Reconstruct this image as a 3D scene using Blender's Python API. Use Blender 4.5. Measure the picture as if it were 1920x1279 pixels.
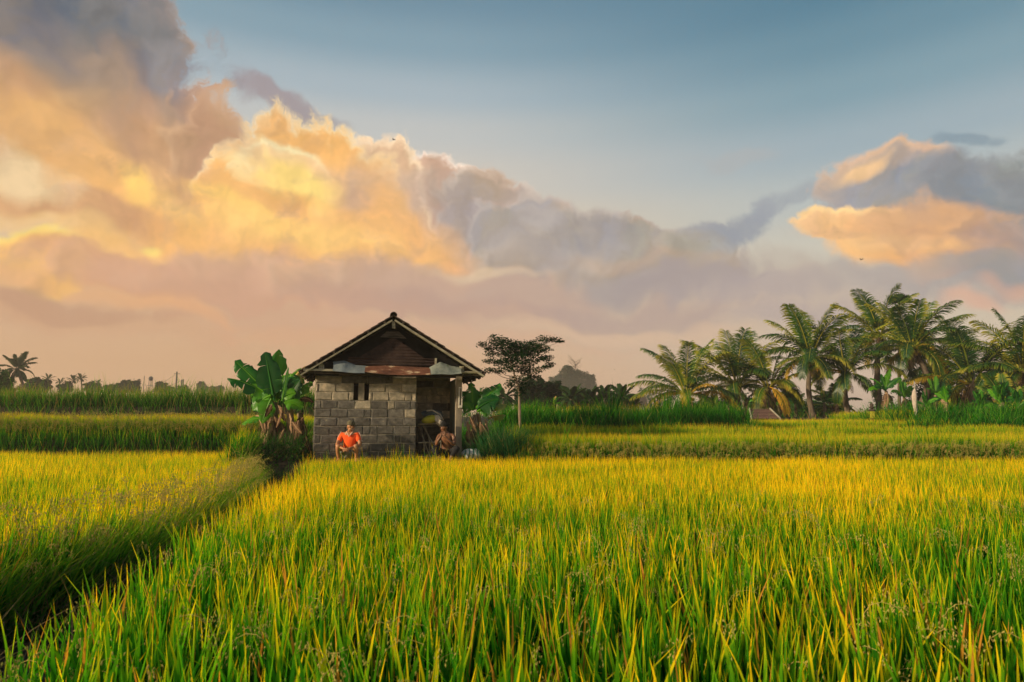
import bpy, bmesh, math, random
import numpy as np
from mathutils import Vector, Matrix, Quaternion

for _o in list(bpy.data.objects):
    bpy.data.objects.remove(_o, do_unlink=True)
SC = bpy.context.scene
R = math.radians

# ------------------------------------------------------------------ camera
CAM_Z = 1.62
PITCH = math.atan((800 - 639.5) / 1280.0)
FPX = 1280.0
cam_d = bpy.data.cameras.new('camera')
cam_d.sensor_width = 36.0
cam_d.lens = 36.0 * FPX / 1920.0
cam_d.clip_start = 0.05
cam_d.clip_end = 6000
cam_d.dof.use_dof = True
cam_d.dof.focus_distance = 14.0
cam_d.dof.aperture_fstop = 5.0
cam = bpy.data.objects.new('camera', cam_d)
SC.collection.objects.link(cam)
cam.location = (0, 0, CAM_Z)
cam.rotation_euler = (R(90) + PITCH, 0, 0)
SC.camera = cam

def ray(px, py):
    cx, cy = (px - 960) / FPX, (639.5 - py) / FPX
    c, s = math.cos(PITCH), math.sin(PITCH)
    return (cx, c - cy * s, s + cy * c)
def at(px, py, Y):
    """the place in the world that the photograph shows at a pixel, Y metres ahead"""
    d = ray(px, py)
    return Vector((d[0] / d[1] * Y, Y, CAM_Z + d[2] / d[1] * Y))
def on(px, py, z):
    d = ray(px, py)
    k = (z - CAM_Z) / d[2]
    return Vector((d[0] * k, d[1] * k, z))

# ------------------------------------------------------------------ view
SC.view_settings.view_transform = 'Standard'
SC.view_settings.look = 'None'
SC.view_settings.gamma = 1.0
SC.view_settings.exposure = 0.25
SKY = 0.84
SC.cycles.max_bounces = 7
SC.cycles.transparent_max_bounces = 8
SC.cycles.diffuse_bounces = 3
SC.cycles.transmission_bounces = 4
SC.cycles.volume_bounces = 0
SC.cycles.use_denoising = True
SC.cycles.use_adaptive_sampling = True
SC.cycles.adaptive_threshold = 0.02
SC.cycles.adaptive_min_samples = 8
SC.cycles.sample_clamp_indirect = 4

def lin(c, a=1.0):
    r = []
    for v in c:
        v = v / 255.0
        r.append(v / 12.92 if v <= 0.04045 else ((v + 0.055) / 1.055) ** 2.4)
    return (r[0], r[1], r[2], a)

# ------------------------------------------------------------------ sun
SUN_EL, SUN_AZ = 17.0, -118.0          # azimuth: 0 = straight ahead (+y), negative = left
sd = bpy.data.lights.new('sun', 'SUN')
sd.energy = 5.0
sd.angle = R(3.0)
sd.color = (1.0, 0.80, 0.50)
sun = bpy.data.objects.new('sun', sd)
SC.collection.objects.link(sun)
_sd = Vector((math.sin(R(SUN_AZ)) * math.cos(R(SUN_EL)), math.cos(R(SUN_AZ)) * math.cos(R(SUN_EL)), math.sin(R(SUN_EL))))
sun.rotation_euler = _sd.to_track_quat('Z', 'Y').to_euler()
sun.location = _sd * 60

# ------------------------------------------------------------------ world: sky gradient and banks of cloud, by direction
W = bpy.data.worlds.new('World')
SC.world = W
W.use_nodes = True
nt = W.node_tree
nt.nodes.clear()
def N(t, **kw):
    n = nt.nodes.new(t)
    for k, v in kw.items():
        setattr(n, k, v)
    return n
def L(a, b):
    nt.links.new(a, b)
def M(op, a, b=None, c=None, clamp=False):
    n = N('ShaderNodeMath', operation=op)
    n.use_clamp = clamp
    for i, v in enumerate((a, b, c)):
        if v is None: continue
        if isinstance(v, (int, float)): n.inputs[i].default_value = v
        else: L(v, n.inputs[i])
    return n.outputs[0]
def VM(op, a, b):
    n = N('ShaderNodeVectorMath', operation=op)
    for i, v in enumerate((a, b)):
        if isinstance(v, (tuple, list)): n.inputs[i].default_value = v
        elif isinstance(v, (int, float)): n.inputs[3].default_value = v
        else:
            L(v, n.inputs[3] if (op == 'SCALE' and i == 1) else n.inputs[i])
    return n.outputs[0]
tc = N('ShaderNodeTexCoord')
sep = N('ShaderNodeSeparateXYZ'); L(tc.outputs['Generated'], sep.inputs[0])
az = M('ARCTAN2', sep.outputs[0], sep.outputs[1])
el = M('ARCSINE', sep.outputs[2])
comb = N('ShaderNodeCombineXYZ'); L(az, comb.inputs[0]); L(el, comb.inputs[1]); comb.inputs[2].default_value = 1.0
P0 = comb.outputs[0]
def noise(vec, scale, detail, rough=0.55, out='Color'):
    n = N('ShaderNodeTexNoise', noise_dimensions='2D'); L(vec, n.inputs['Vector'])
    n.inputs['Scale'].default_value = scale; n.inputs['Detail'].default_value = detail; n.inputs['Roughness'].default_value = rough
    return n.outputs[out]
w1 = VM('MULTIPLY', VM('SUBTRACT', noise(P0, 5.0, 3.0), (.5, .5, .5)), (0.11, 0.11, 0))
PS = VM('ADD', P0, w1)                                          # softly bent
w2 = VM('MULTIPLY', VM('SUBTRACT', noise(P0, 22.0, 4.0, 0.6), (.5, .5, .5)), (0.05, 0.05, 0))
PW = VM('ADD', PS, w2)
def billow(vec, s):
    v = N('ShaderNodeTexVoronoi', voronoi_dimensions='2D'); v.feature = 'SMOOTH_F1'; v.normalize = True
    L(vec, v.inputs['Vector']); v.inputs['Scale'].default_value = s
    v.inputs['Detail'].default_value = 2.0; v.inputs['Roughness'].default_value = 0.55; v.inputs['Smoothness'].default_value = 0.6
    return v.outputs['Distance']
bil = billow(PW, 13.0)
bil2 = billow(VM('ADD', PW, (-0.010, 0.009, 0)), 13.0)
fine = noise(PW, 30.0, 5.0, 0.62, 0)
edge = M('ADD', M('MULTIPLY', M('SUBTRACT', bil, 0.43), 0.75), M('MULTIPLY', M('SUBTRACT', fine, 0.5), 0.9))

def angles(px, py):
    d = Vector(ray(px, py)).normalized()
    return math.atan2(d.x, d.y), math.asin(d.z)
def mixc(f, a, b):
    n = N('ShaderNodeMix', data_type='RGBA')
    if isinstance(f, (int, float)): n.inputs[0].default_value = f
    else: L(f, n.inputs[0])
    for i, v in ((6, a), (7, b)):
        if isinstance(v, tuple): n.inputs[i].default_value = v
        else: L(v, n.inputs[i])
    return n.outputs[2]
def ramp(stops, px):
    r = N('ShaderNodeValToRGB'); r.color_ramp.interpolation = 'EASE'
    e0 = -0.15; e1 = 1.0
    while len(r.color_ramp.elements) > 1: r.color_ramp.elements.remove(r.color_ramp.elements[0])
    first = True
    for py, c in sorted(stops, key=lambda s: -s[0]):
        e = angles(px, py)[1]
        p = (e - e0) / (e1 - e0)
        if first: r.color_ramp.elements[0].position = p; r.color_ramp.elements[0].color = lin(c); first = False
        else:
            k = r.color_ramp.elements.new(p); k.color = lin(c)
    L(M('DIVIDE', M('SUBTRACT', el, e0), e1 - e0), r.inputs[0])
    return r.outputs[0]
left_sky = ramp([(840, (214, 168, 134)), (700, (214, 172, 138)), (600, (216, 176, 144)), (450, (232, 206, 172)), (340, (214, 204, 190)), (250, (198, 198, 194)), (180, (174, 186, 192)), (90, (140, 164, 176)), (0, (118, 146, 162)), (-100, (104, 132, 152)), (-500, (98, 128, 152))], 960)
right_sky = ramp([(840, (206, 176, 158)), (700, (208, 184, 166)), (600, (210, 192, 170)), (480, (206, 198, 182)), (380, (186, 190, 186)), (280, (162, 176, 182)), (180, (134, 160, 170)), (90, (112, 144, 158)), (0, (94, 130, 148)), (-500, (88, 122, 148))], 1500)
fz = N('ShaderNodeMapRange', interpolation_type='SMOOTHSTEP'); L(az, fz.inputs[0])
fz.inputs[1].default_value = angles(760, 400)[0]; fz.inputs[2].default_value = angles(1620, 400)[0]
col = mixc(fz.outputs[0], left_sky, right_sky)
sk = N('ShaderNodeTexSky', sky_type='NISHITA'); sk.sun_disc = False
sk.sun_elevation = R(SUN_EL); sk.sun_rotation = R(SUN_AZ)
sk.air_density = 1.4; sk.dust_density = 2.5
sks = mixc(0.10, (0.0, 0.0, 0.0, 1.0), sk.outputs[0])
col = mixc(0.14, col, sks)

big = billow(PS, 5.0); big2 = billow(VM('ADD', PS, (-0.03, 0.02, 0)), 5.0)
relief = M('MULTIPLY_ADD', M('SUBTRACT', bil2, bil), 0.75, M('MULTIPLY', M('SUBTRACT', big2, big), 0.30))
relf = M('MULTIPLY', M('SUBTRACT', fine, 0.5), 0.12)
rl = M('ADD', relief, relf)
mass = 0.0
nst = 0
def stroke(cx, cy, rx, ry, rot, c, op=1.0, soft=0.6, e=1.0, mode='S', acc=0):
    """one lobe of cloud: centre, radii, tilt, colour, opacity, softness, raggedness"""
    global col, mass, nst, PS
    a, b = angles(cx, cy)
    a1, _ = angles(cx + rx, cy); a0, _ = angles(cx - rx, cy)
    _, b1 = angles(cx, cy - ry); _, b0 = angles(cx, cy + ry)
    sx, sy, c_, s_ = (a1 - a0) / 2, (b1 - b0) / 2, math.cos(R(-rot)), math.sin(R(-rot))
    Q = PW if mode == 'W' else PS                                   # its z is 1: one dot product turns, scales and shifts
    q = []
    for v in ((c_ / sx, s_ / sx), (-s_ / sy, c_ / sy)):
        n = N('ShaderNodeVectorMath', operation='DOT_PRODUCT'); L(Q, n.inputs[0])
        n.inputs[1].default_value = (v[0], v[1], -(v[0] * a + v[1] * b)); q.append(n.outputs['Value'])
    d = M('SQRT', M('MULTIPLY_ADD', q[0], q[0], M('MULTIPLY', q[1], q[1])))
    if e: d = M('MULTIPLY_ADD', edge, e, d)
    mr = N('ShaderNodeMapRange', interpolation_type='SMOOTHSTEP'); L(d, mr.inputs[0])
    mr.inputs[1].default_value = 1.0 + soft * 0.5; mr.inputs[2].default_value = 1.0 - soft * 0.5
    mr.inputs[3].default_value = 0; mr.inputs[4].default_value = op
    col = mixc(mr.outputs[0], col, lin(c))
    nst += 1
    if nst % 16 == 0:                       # keeps the node order sequential, so that the shader stays small
        t = M('MULTIPLY', mr.outputs[0], 1e-7)
        cb = N('ShaderNodeCombineXYZ'); L(t, cb.inputs[2])
        PS = VM('ADD', PS, cb.outputs[0])
    if acc: mass = M('MAXIMUM', mass, mr.outputs[0])
def S(*a, **k):
    stroke(*a, acc=a[6] >= 1, **k)
def B(cx, cy, rx, ry, rot, c, rim=None, soft=.3, e=.75, dx=-3, dy=-7, g=5):
    """a puffed head of cloud: a lit rim first, its body over it"""
    if rim: S(cx + dx, cy + dy, rx + g, ry + g, rot, rim, 1, soft * .8, e)
    S(cx, cy, rx, ry, rot, c, 1, soft, e)
# ---- high wisps and the thin bank in the middle
S(515, 186, 80, 20, 8, (158, 146, 148), .85, 1.0, 1.3)
S(600, 208, 50, 13, 12, (158, 150, 152), .7, 1.0, 1.3)
S(1405, 290, 60, 16, 5, (172, 174, 174), .6, 1.0, 1.2)
S(1830, 262, 70, 12, 3, (124, 142, 154), .6, 1.0, 1.3)
# ---- far bank along the horizon
S(1250, 545, 330, 45, 3, (184, 170, 158), .6, 1.0, .9)
S(1100, 600, 430, 50, 1, (196, 171, 152), .55, 1.1, .8)
S(1520, 590, 260, 40, 2, (186, 170, 160), .5, 1.1, .9)
# ---- big mass, top left
B(108, 156, 260, 250, 10, (180, 144, 120), soft=.4, e=.9)
B(278, 306, 150, 160, 20, (192, 150, 120), (208, 172, 142), soft=.35, e=.85)
B(333, 241, 75, 80, 20, (176, 146, 128), (196, 160, 138), soft=.35, e=.95)
S(223, 76, 100, 120, 10, (104, 110, 122), 1, .55, 1.1)
S(48, 31, 290, 95, 5, (84, 98, 114), .95, 1.0, .9)
S(138, 116, 210, 60, 15, (122, 116, 118), .75, 1.4, .9)
S(248, 196, 90, 70, 30, (150, 130, 122), .7, 1.3, .9)
S(323, 136, 45, 35, 30, (130, 132, 142), .7, 1.0, 1.4)
S(33, 156, 70, 40, 30, (196, 152, 120), .6, 1.3, .9)
S(63, 271, 160, 50, 22, (226, 174, 118), .75, 1.3, .9)
S(138, 231, 60, 60, 60, (236, 184, 122), .55, 1.2, .9)
S(198, 196, 90, 60, 30, (162, 138, 122), .5, 1.3, .9)
S(373, 266, 50, 60, 25, (206, 164, 132), .8, 1.1, .9)
S(288, 221, 60, 40, 30, (196, 156, 128), .55, 1.2, 1.0)
S(178, 326, 120, 50, 25, (220, 172, 126), .7, 1.2, .7)
S(248, 256, 70, 60, 25, (176, 142, 122), .5, 1.2, .8)
S(318, 306, 110, 70, 35, (196, 152, 118), .75, 1.1, .9)
B(395, 285, 70, 75, 30, (186, 148, 122), (206, 168, 138), soft=.4, e=.95)
# ---- bright cumulus
B(810, 414, 135, 105, 12, (200, 166, 148), (244, 226, 208), soft=.24, e=.62, dx=0, dy=-8, g=6)
B(905, 423, 82, 85, 20, (176, 162, 154), (216, 200, 186), soft=.25, e=.7)
B(697, 387, 90, 120, -8, (212, 176, 148), (250, 222, 186), soft=.22, e=.6, dx=4)
B(577, 387, 165, 150, 12, (244, 188, 126), (255, 232, 186), soft=.22, e=.62)
B(532, 314, 80, 50, 0, (250, 214, 160), (255, 238, 188), soft=.35, e=.75)
S(632, 342, 75, 45, 25, (232, 190, 150), .8, .9, .8)
S(592, 357, 90, 22, 15, (226, 176, 132), .5, 1.1, .9)
S(702, 397, 38, 95, -8, (188, 160, 144), .7, .9, .7)
S(672, 462, 60, 55, -8, (208, 164, 132), .7, 1.2, .8)
S(532, 382, 50, 60, 10, (234, 178, 122), .6, 1.2, .9)
# ---- third and fourth heads
S(782, 361, 55, 35, 0, (206, 180, 162), .8, .8, .8)
S(872, 396, 70, 50, 20, (160, 150, 150), .75, 1.1, .9)
S(727, 436, 40, 80, -8, (240, 186, 130), .85, .9, .7)
S(782, 486, 110, 42, 8, (242, 184, 130), .8, 1.1, .8)
S(822, 446, 50, 25, 10, (214, 172, 140), .6, 1.1, 1.)
B(1002, 456, 115, 62, 14, (160, 153, 152), (188, 176, 168), soft=.35, e=.8)
B(1112, 458, 105, 55, 12, (154, 150, 152), (178, 170, 166), soft=.35, e=.9)
S(992, 411, 30, 22, 20, (164, 160, 163), .8, .7, 1.1)
S(1232, 488, 125, 32, 6, (158, 154, 155), 1, .7, 1.0)
S(1122, 516, 240, 38, 4, (168, 157, 152), .9, 1.0, .8)
S(1172, 494, 90, 12, 6, (192, 170, 154), .4, 1.4, .9)
S(1322, 468, 70, 24, -10, (156, 156, 160), .9, .9, 1.3)
S(1397, 446, 70, 24, -22, (150, 154, 161), .85, 1.0, 1.5)
S(1457, 404, 40, 22, -20, (154, 158, 165), .8, 1.0, 1.6)
S(1522, 362, 40, 15, -10, (158, 163, 168), .7, 1.2, 1.6)
# ---- warm belly
S(420, 445, 340, 85, 6, (244, 190, 130), 1, 1.0, .5)
S(640, 475, 190, 60, 6, (244, 190, 132), .95, 1.1, .5)
S(120, 392, 250, 26, 6, (206, 160, 124), .95, .9, .7)
S(25, 318, 75, 34, 28, (234, 208, 168), .85, 1.1, 1.2)
S(110, 425, 200, 14, 4, (240, 200, 146), .6, 1.3, .8)
S(560, 340, 75, 36, 12, (255, 222, 142), .95, 1.3, .9)
S(600, 368, 42, 26, 50, (255, 224, 144), .7, 1.3, .9)
S(235, 350, 45, 26, 45, (255, 212, 132), .9, 1.3, .9)
S(330, 400, 60, 26, 45, (252, 206, 132), .7, 1.3, .9)
S(470, 402, 90, 16, 25, (255, 214, 130), .6, 1.4, .9)
S(540, 440, 150, 30, 8, (252, 206, 134), .8, 1.3, .7)
S(560, 378, 60, 14, 10, (232, 174, 116), .55, 1.2, 1.1)
S(330, 455, 60, 40, 10, (240, 182, 122), .6, 1.2, .9)
B(60, 490, 110, 48, 8, (246, 194, 128), (255, 226, 140), soft=.5, e=.8)
S(200, 462, 70, 22, 4, (246, 196, 134), .7, .9, .9)
S(268, 466, 18, 9, 0, (255, 226, 140), .8, 1.3, .8)
# ---- lower grey bands
S(230, 508, 190, 28, 9, (216, 168, 132), .95, .6, .9)
S(420, 537, 260, 30, 5, (212, 167, 138), .95, .7, .9)
S(640, 548, 330, 40, 2, (208, 168, 144), .9, .9, .8)
S(20, 550, 100, 55, 25, (198, 158, 130), .8, 1.1, .8)
S(190, 545, 200, 16, 9, (230, 176, 130), .5, 1.5, .9)
S(330, 572, 80, 12, 9, (240, 182, 134), .45, 1.5, .9)
S(200, 605, 300, 30, 5, (204, 164, 134), .6, 1.2, .8)
S(860, 548, 230, 34, 2, (192, 164, 148), .8, 1.0, .8)
S(905, 520, 70, 12, -3, (216, 192, 164), .75, 1.1, .8)
S(1000, 557, 120, 22, 0, (188, 164, 150), .7, 1.0, .9)
for x_, y_, rx_, ry_, c_, o_ in ((120, 575, 140, 22, (186, 148, 124), .6), (420, 560, 150, 14, (200, 160, 136), .6), (520, 600, 220, 20, (200, 160, 136), .45), (760, 580, 160, 22, (182, 152, 138), .6), (950, 585, 170, 18, (186, 158, 144), .6),
    (1180, 590, 170, 20, (176, 156, 148), .65), (1270, 530, 120, 26, (164, 152, 150), .7), (1150, 620, 200, 14, (214, 184, 158), .5), (1420, 560, 120, 18, (172, 160, 158), .6), (1500, 600, 120, 16, (176, 162, 158), .6), (860, 630, 240, 14, (210, 172, 146), .5), (620, 640, 200, 12, (210, 166, 136), .5)):
    S(x_, y_, rx_, ry_, 4, c_, o_, 1.0, 1.25)
# ---- right-hand cloud
S(1600, 417, 80, 26, -15, (206, 182, 162), .4, 1.1, 1.1)
B(1690, 342, 120, 48, 6, (172, 158, 152), (222, 186, 158), soft=.4, e=.75)
S(1810, 367, 200, 62, 6, (124, 134, 148), 1, .6, .8)
S(1650, 357, 75, 34, 10, (152, 152, 158), .8, .9, .9)
S(1885, 432, 150, 105, 5, (116, 130, 145), 1, .7, .8)
S(1780, 462, 130, 60, 12, (178, 152, 140), 1, .9, .7)
S(1632, 324, 40, 15, -8, (250, 206, 156), .8, 1.1, 1.0)
B(1625, 434, 95, 34, 6, (248, 200, 150), (255, 216, 160), soft=.4, e=.9)
S(1690, 472, 120, 42, 14, (250, 198, 142), .95, .9, .9)
S(1730, 430, 110, 36, 8, (232, 178, 134), .75, 1.1, 1.)
S(1690, 477, 60, 20, 14, (253, 208, 150), .5, 1.3, 1.)
S(1795, 522, 72, 20, -6, (248, 186, 132), .85, 1.0, 1.0)
S(1745, 512, 80, 20, 20, (244, 184, 128), .7, 1.1, .9)
S(1780, 542, 190, 34, 4, (162, 154, 153), .7, 1.0, .9)
S(1640, 542, 120, 16, 0, (180, 168, 160), .6, 1.2, 1.1)
S(1880, 525, 90, 30, 5, (144, 146, 153), .7, 1.0, .9)
S(1885, 547, 40, 12, 0, (222, 176, 150), .6, 1.5, .9)
S(1820, 579, 42, 12, 4, (224, 176, 152), .6, 1.5, .9)
# lumps of shade and light at several sizes inside the banks
n1 = noise(PW, 7.0, 4.0, 0.6, 0); n2 = noise(VM('ADD', PW, (3.1, 1.7, 0)), 16.0, 4.0, 0.6, 0)
def window(v, a, b, top):
    mr = N('ShaderNodeMapRange', interpolation_type='SMOOTHSTEP'); L(v, mr.inputs[0]); mr.inputs[1].default_value = a; mr.inputs[2].default_value = b; mr.inputs[3].default_value = 0; mr.inputs[4].default_value = top
    return M('MULTIPLY', mr.outputs[0], mass)
def tint(f, c, mode):
    global col
    n = N('ShaderNodeMix', data_type='RGBA', blend_type=mode); L(f, n.inputs[0]); L(col, n.inputs[6]); n.inputs[7].default_value = lin(c); col = n.outputs[2]
tint(window(n1, .50, .70, .42), (186, 152, 132), 'DARKEN')
tint(window(n2, .52, .72, .28), (180, 148, 132), 'DARKEN')
tint(window(bil2, .50, .22, .10), (255, 220, 160), 'LIGHTEN')
rlm = M('MULTIPLY', rl, mass)
col = VM('SCALE', col, M('ADD', rlm, 1.0))
hs = N('ShaderNodeHueSaturation'); hs.inputs['Saturation'].default_value = 1.08; hs.inputs['Value'].default_value = 1.06; L(col, hs.inputs['Color']); col = hs.outputs[0]
bg = N('ShaderNodeBackground'); L(col, bg.inputs[0]); bg.inputs[1].default_value = SKY
wo = N('ShaderNodeOutputWorld'); L(bg.outputs[0], wo.inputs[0])
W.cycles.sampling_method = 'MANUAL'
W.cycles.sample_map_resolution = 512

# ------------------------------------------------------------------ helpers
COL = SC.collection
def tag(o, label=None, cat=None, group=None, kind=None):
    if label: o['label'] = label
    if cat: o['category'] = cat
    if group: o['group'] = group
    if kind: o['kind'] = kind
    return o
def empty(name, loc, rz=0.0):
    o = bpy.data.objects.new(name, None); COL.objects.link(o)
    o.empty_display_size = 0.2
    o.location = loc; o.rotation_euler = (0, 0, rz)
    return o
def thing(name, label, cat, loc=(0, 0, 0), rz=0.0, group=None):
    return tag(empty(name, loc, rz), label, cat, group)

class MB:
    """collects faces; t runs along a leaf or frond, r is random per leaf"""
    def __init__(s): s.V = []; s.F = []; s.T = []; s.Rn = []; s.MI = []; s.n = 0
    def add(s, V, F, t=0.0, r=0.0, mi=0):
        V = np.asarray(V, float).reshape(-1, 3)
        k = len(V)
        for f in (F if isinstance(F, list) and len(F) and isinstance(F[0], np.ndarray) else [np.asarray(F, int)] if isinstance(F, np.ndarray) else [np.asarray([x], int) for x in F]):
            s.F.append(f + s.n); s.MI.append(np.full(len(f), mi))
        s.V.append(V)
        s.T.append(np.broadcast_to(np.asarray(t, float), (k,)).copy()); s.Rn.append(np.broadcast_to(np.asarray(r, float), (k,)).copy())
        s.n += k
    def build(s, name, mats, parent=None, smooth=False, attrs=True):
        me = bpy.data.meshes.new(name)
        if s.n:
            V = np.concatenate(s.V)
            me.vertices.add(len(V)); me.vertices.foreach_set('co', V.ravel().astype(np.float32))
            loops = np.concatenate([f.ravel() for f in s.F]); cnt = np.concatenate([np.full(len(f), f.shape[1]) for f in s.F])
            me.loops.add(len(loops)); me.loops.foreach_set('vertex_index', loops.astype(np.int32))
            me.polygons.add(len(cnt)); st = np.concatenate([[0], np.cumsum(cnt)[:-1]])
            me.polygons.foreach_set('loop_start', st.astype(np.int32))
            me.polygons.foreach_set('material_index', np.concatenate(s.MI).astype(np.int32))
            me.polygons.foreach_set('use_smooth', np.full(len(cnt), smooth))
            if attrs:
                for nm, a in (('t', s.T), ('r', s.Rn)):
                    at_ = me.attributes.new(nm, 'FLOAT', 'POINT'); at_.data.foreach_set('value', np.concatenate(a).astype(np.float32))
            me.update(calc_edges=True); me.validate(verbose=False)
        for m in (mats if isinstance(mats, (list, tuple)) else [mats]): me.materials.append(m)
        o = bpy.data.objects.new(name, me); COL.objects.link(o)
        if parent is not None: o.parent = parent
        return o
    # --- shapes
    def box(s, c, d, rot=None, jit=0.0, t=0.0, r=0.0, rng=None, mi=0):
        v = np.array([[x, y, z] for x in (-.5, .5) for y in (-.5, .5) for z in (-.5, .5)]) * np.array(d)
        if jit: v = v + rng.normal(0, jit, v.shape)
        if rot is not None: v = v @ np.array(rot.to_3x3()).T
        s.add(v + np.array(c), np.array([[0, 1, 3, 2], [4, 6, 7, 5], [0, 4, 5, 1], [2, 3, 7, 6], [0, 2, 6, 4], [1, 5, 7, 3]]), t, r, mi)
    def bar(s, a, b, w, h=None, t=0.0, r=0.0, jit=0.0, rng=None, up=(0, 0, 1), mi=0):
        a, b = Vector(a), Vector(b); d = b - a; h = h or w
        x = d.normalized(); y = Vector(up).cross(x)
        if y.length < 1e-4: y = Vector((0, 1, 0)).cross(x)
        y.normalize(); z = x.cross(y)
        m = Matrix((x, y, z)).transposed()
        s.box((a + b) / 2, (d.length, w, h), m.to_4x4(), jit, t, r, rng, mi)
    def tube(s, pts, rad, seg=8, t=None, r=0.0, cap=True, mi=0, lump=0.0, rng=None):
        pts = np.asarray(pts, float); n = len(pts)
        rad = np.broadcast_to(np.asarray(rad, float), (n,)).copy()
        tan = np.gradient(pts, axis=0); tan /= np.linalg.norm(tan, axis=1)[:, None] + 1e-9
        ref = np.array([0., 0, 1]) if abs(tan[0][2]) < 0.9 else np.array([1., 0, 0])
        V = []; ang = np.linspace(0, 2 * math.pi, seg, endpoint=False)
        for i in range(n):
            x = np.cross(ref, tan[i]); x /= np.linalg.norm(x) + 1e-9; y = np.cross(tan[i], x); ref = y if False else ref
            rr = rad[i] * (1 + (rng.normal(0, lump, seg) if lump else 0))
            V.append(pts[i] + (np.cos(ang) * rr)[:, None] * x + (np.sin(ang) * rr)[:, None] * y)
        V = np.concatenate(V)
        i, j = np.meshgrid(np.arange(n - 1), np.arange(seg), indexing='ij'); i = i.ravel(); j = j.ravel(); j2 = (j + 1) % seg
        F = [np.stack([i * seg + j, i * seg + j2, (i + 1) * seg + j2, (i + 1) * seg + j], 1)]
        if cap: F += [np.arange(seg)[::-1][None, :].copy(), (np.arange(seg) + (n - 1) * seg)[None, :]]
        tt = np.repeat(np.linspace(0, 1, n) if t is None else np.broadcast_to(np.asarray(t, float), (n,)), seg)
        s.add(V, F, tt, r, mi)
    def grid(s, P, t=0.0, r=0.0, mi=0):
        """P: (n,m,3)"""
        n, m = P.shape[:2]
        i, j = np.meshgrid(np.arange(n - 1), np.arange(m - 1), indexing='ij'); i = i.ravel(); j = j.ravel()
        s.add(P.reshape(-1, 3), np.stack([i * m + j, i * m + j + 1, (i + 1) * m + j + 1, (i + 1) * m + j], 1), t, r, mi)
    def ball(s, c, rad, nu=10, nv=7, t=0.0, r=0.0, lump=0.0, rng=None, mi=0, rot=None):
        u = np.linspace(0, 2 * math.pi, nu, endpoint=False); v = np.linspace(0, math.pi, nv)
        P = np.stack([np.outer(np.sin(v), np.cos(u)), np.outer(np.sin(v), np.sin(u)), np.outer(np.cos(v), np.ones(nu))], -1)
        if lump: P = P * (1 + rng.normal(0, lump, (nv, nu, 1)))
        P = P.reshape(-1, 3) * np.array(rad)
        if rot is not None: P = P @ np.array(rot.to_3x3()).T
        i, j = np.meshgrid(np.arange(nv - 1), np.arange(nu), indexing='ij'); i = i.ravel(); j = j.ravel(); j2 = (j + 1) % nu
        s.add(P + np.array(c), np.stack([i * nu + j, (i + 1) * nu + j, (i + 1) * nu + j2, i * nu + j2], 1), t, r, mi)
    def blades(s, base, Ln, azm, lean, curve, width, rng, nseg=4, twist=0.6, r=None, t0=0.0, mi=0, wprof=None):
        n = len(base)
        if n == 0: return
        Ln, azm, lean, curve, width = [np.broadcast_to(np.asarray(a, float), (n,)) for a in (Ln, azm, lean, curve, width)]
        tw = azm + rng.uniform(-twist, twist, n) + math.pi / 2
        lv = np.linspace(0, 1, nseg + 1)
        pos = np.array(base, float); V = np.zeros((n, nseg + 1, 2, 3)); ds = Ln / nseg
        wd = np.stack([np.cos(tw), np.sin(tw), np.zeros(n)], 1)
        for k in range(nseg + 1):
            if k:
                th = lean + curve * ((k - 0.5) / nseg) ** 1.5
                pos = pos + np.stack([np.sin(th) * np.cos(azm), np.sin(th) * np.sin(azm), np.cos(th)], 1) * ds[:, None]
            x = lv[k]
            wf = (0.45 + 0.55 * min(1, x / 0.4)) * (1 - max(0, (x - 0.45) / 0.55) ** 1.6) if wprof is None else wprof(x)
            wf = max(wf, 0.02)
            V[:, k, 0] = pos - wd * (width * wf / 2)[:, None]; V[:, k, 1] = pos + wd * (width * wf / 2)[:, None]
        m = (nseg + 1) * 2
        b = (np.arange(n) * m)[:, None]; F = []
        for k in range(nseg):
            F.append(np.concatenate([b + 2 * k, b + 2 * k + 1, b + 2 * k + 3, b + 2 * k + 2], 1))
        rr = rng.random(n) if r is None else np.broadcast_to(np.asarray(r, float), (n,))
        s.add(V.reshape(-1, 3), F, np.tile(np.repeat(t0 + (1 - t0) * lv, 2), n), np.repeat(rr, m), mi)
    def leaves(s, C, size, rng, up=0.35, r=None, asp=0.5, droop=0.0):
        """small folded leaves (two triangles each side of the rib) at C"""
        n = len(C)
        if n == 0: return
        size = np.broadcast_to(np.asarray(size, float), (n,))
        d = rng.normal(0, 1, (n, 3)); d[:, 2] = d[:, 2] * 0.5 - droop; d /= np.linalg.norm(d, axis=1)[:, None]
        nn = rng.normal(0, 1, (n, 3)); nn[:, 2] += up * 3; w = np.cross(d, nn); w /= np.linalg.norm(w, axis=1)[:, None] + 1e-9
        L_ = size[:, None]
        V = np.stack([C - d * L_ * .5, C + w * L_ * asp * .5, C + d * L_ * .5, C - w * L_ * asp * .5], 1)
        F = (np.arange(n) * 4)[:, None] + np.array([[0, 1, 2, 3]])
        rr = rng.random(n) if r is None else np.broadcast_to(np.asarray(r, float), (n,))
        s.add(V.reshape(-1, 3), F, np.tile([0, .5, 1, .5], n), np.repeat(rr, 4))

def copy_tree(o, parent=None):
    c = o.copy(); COL.objects.link(c)
    if parent: c.parent = parent
    for ch in o.children: copy_tree(ch, c)
    return c

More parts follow.
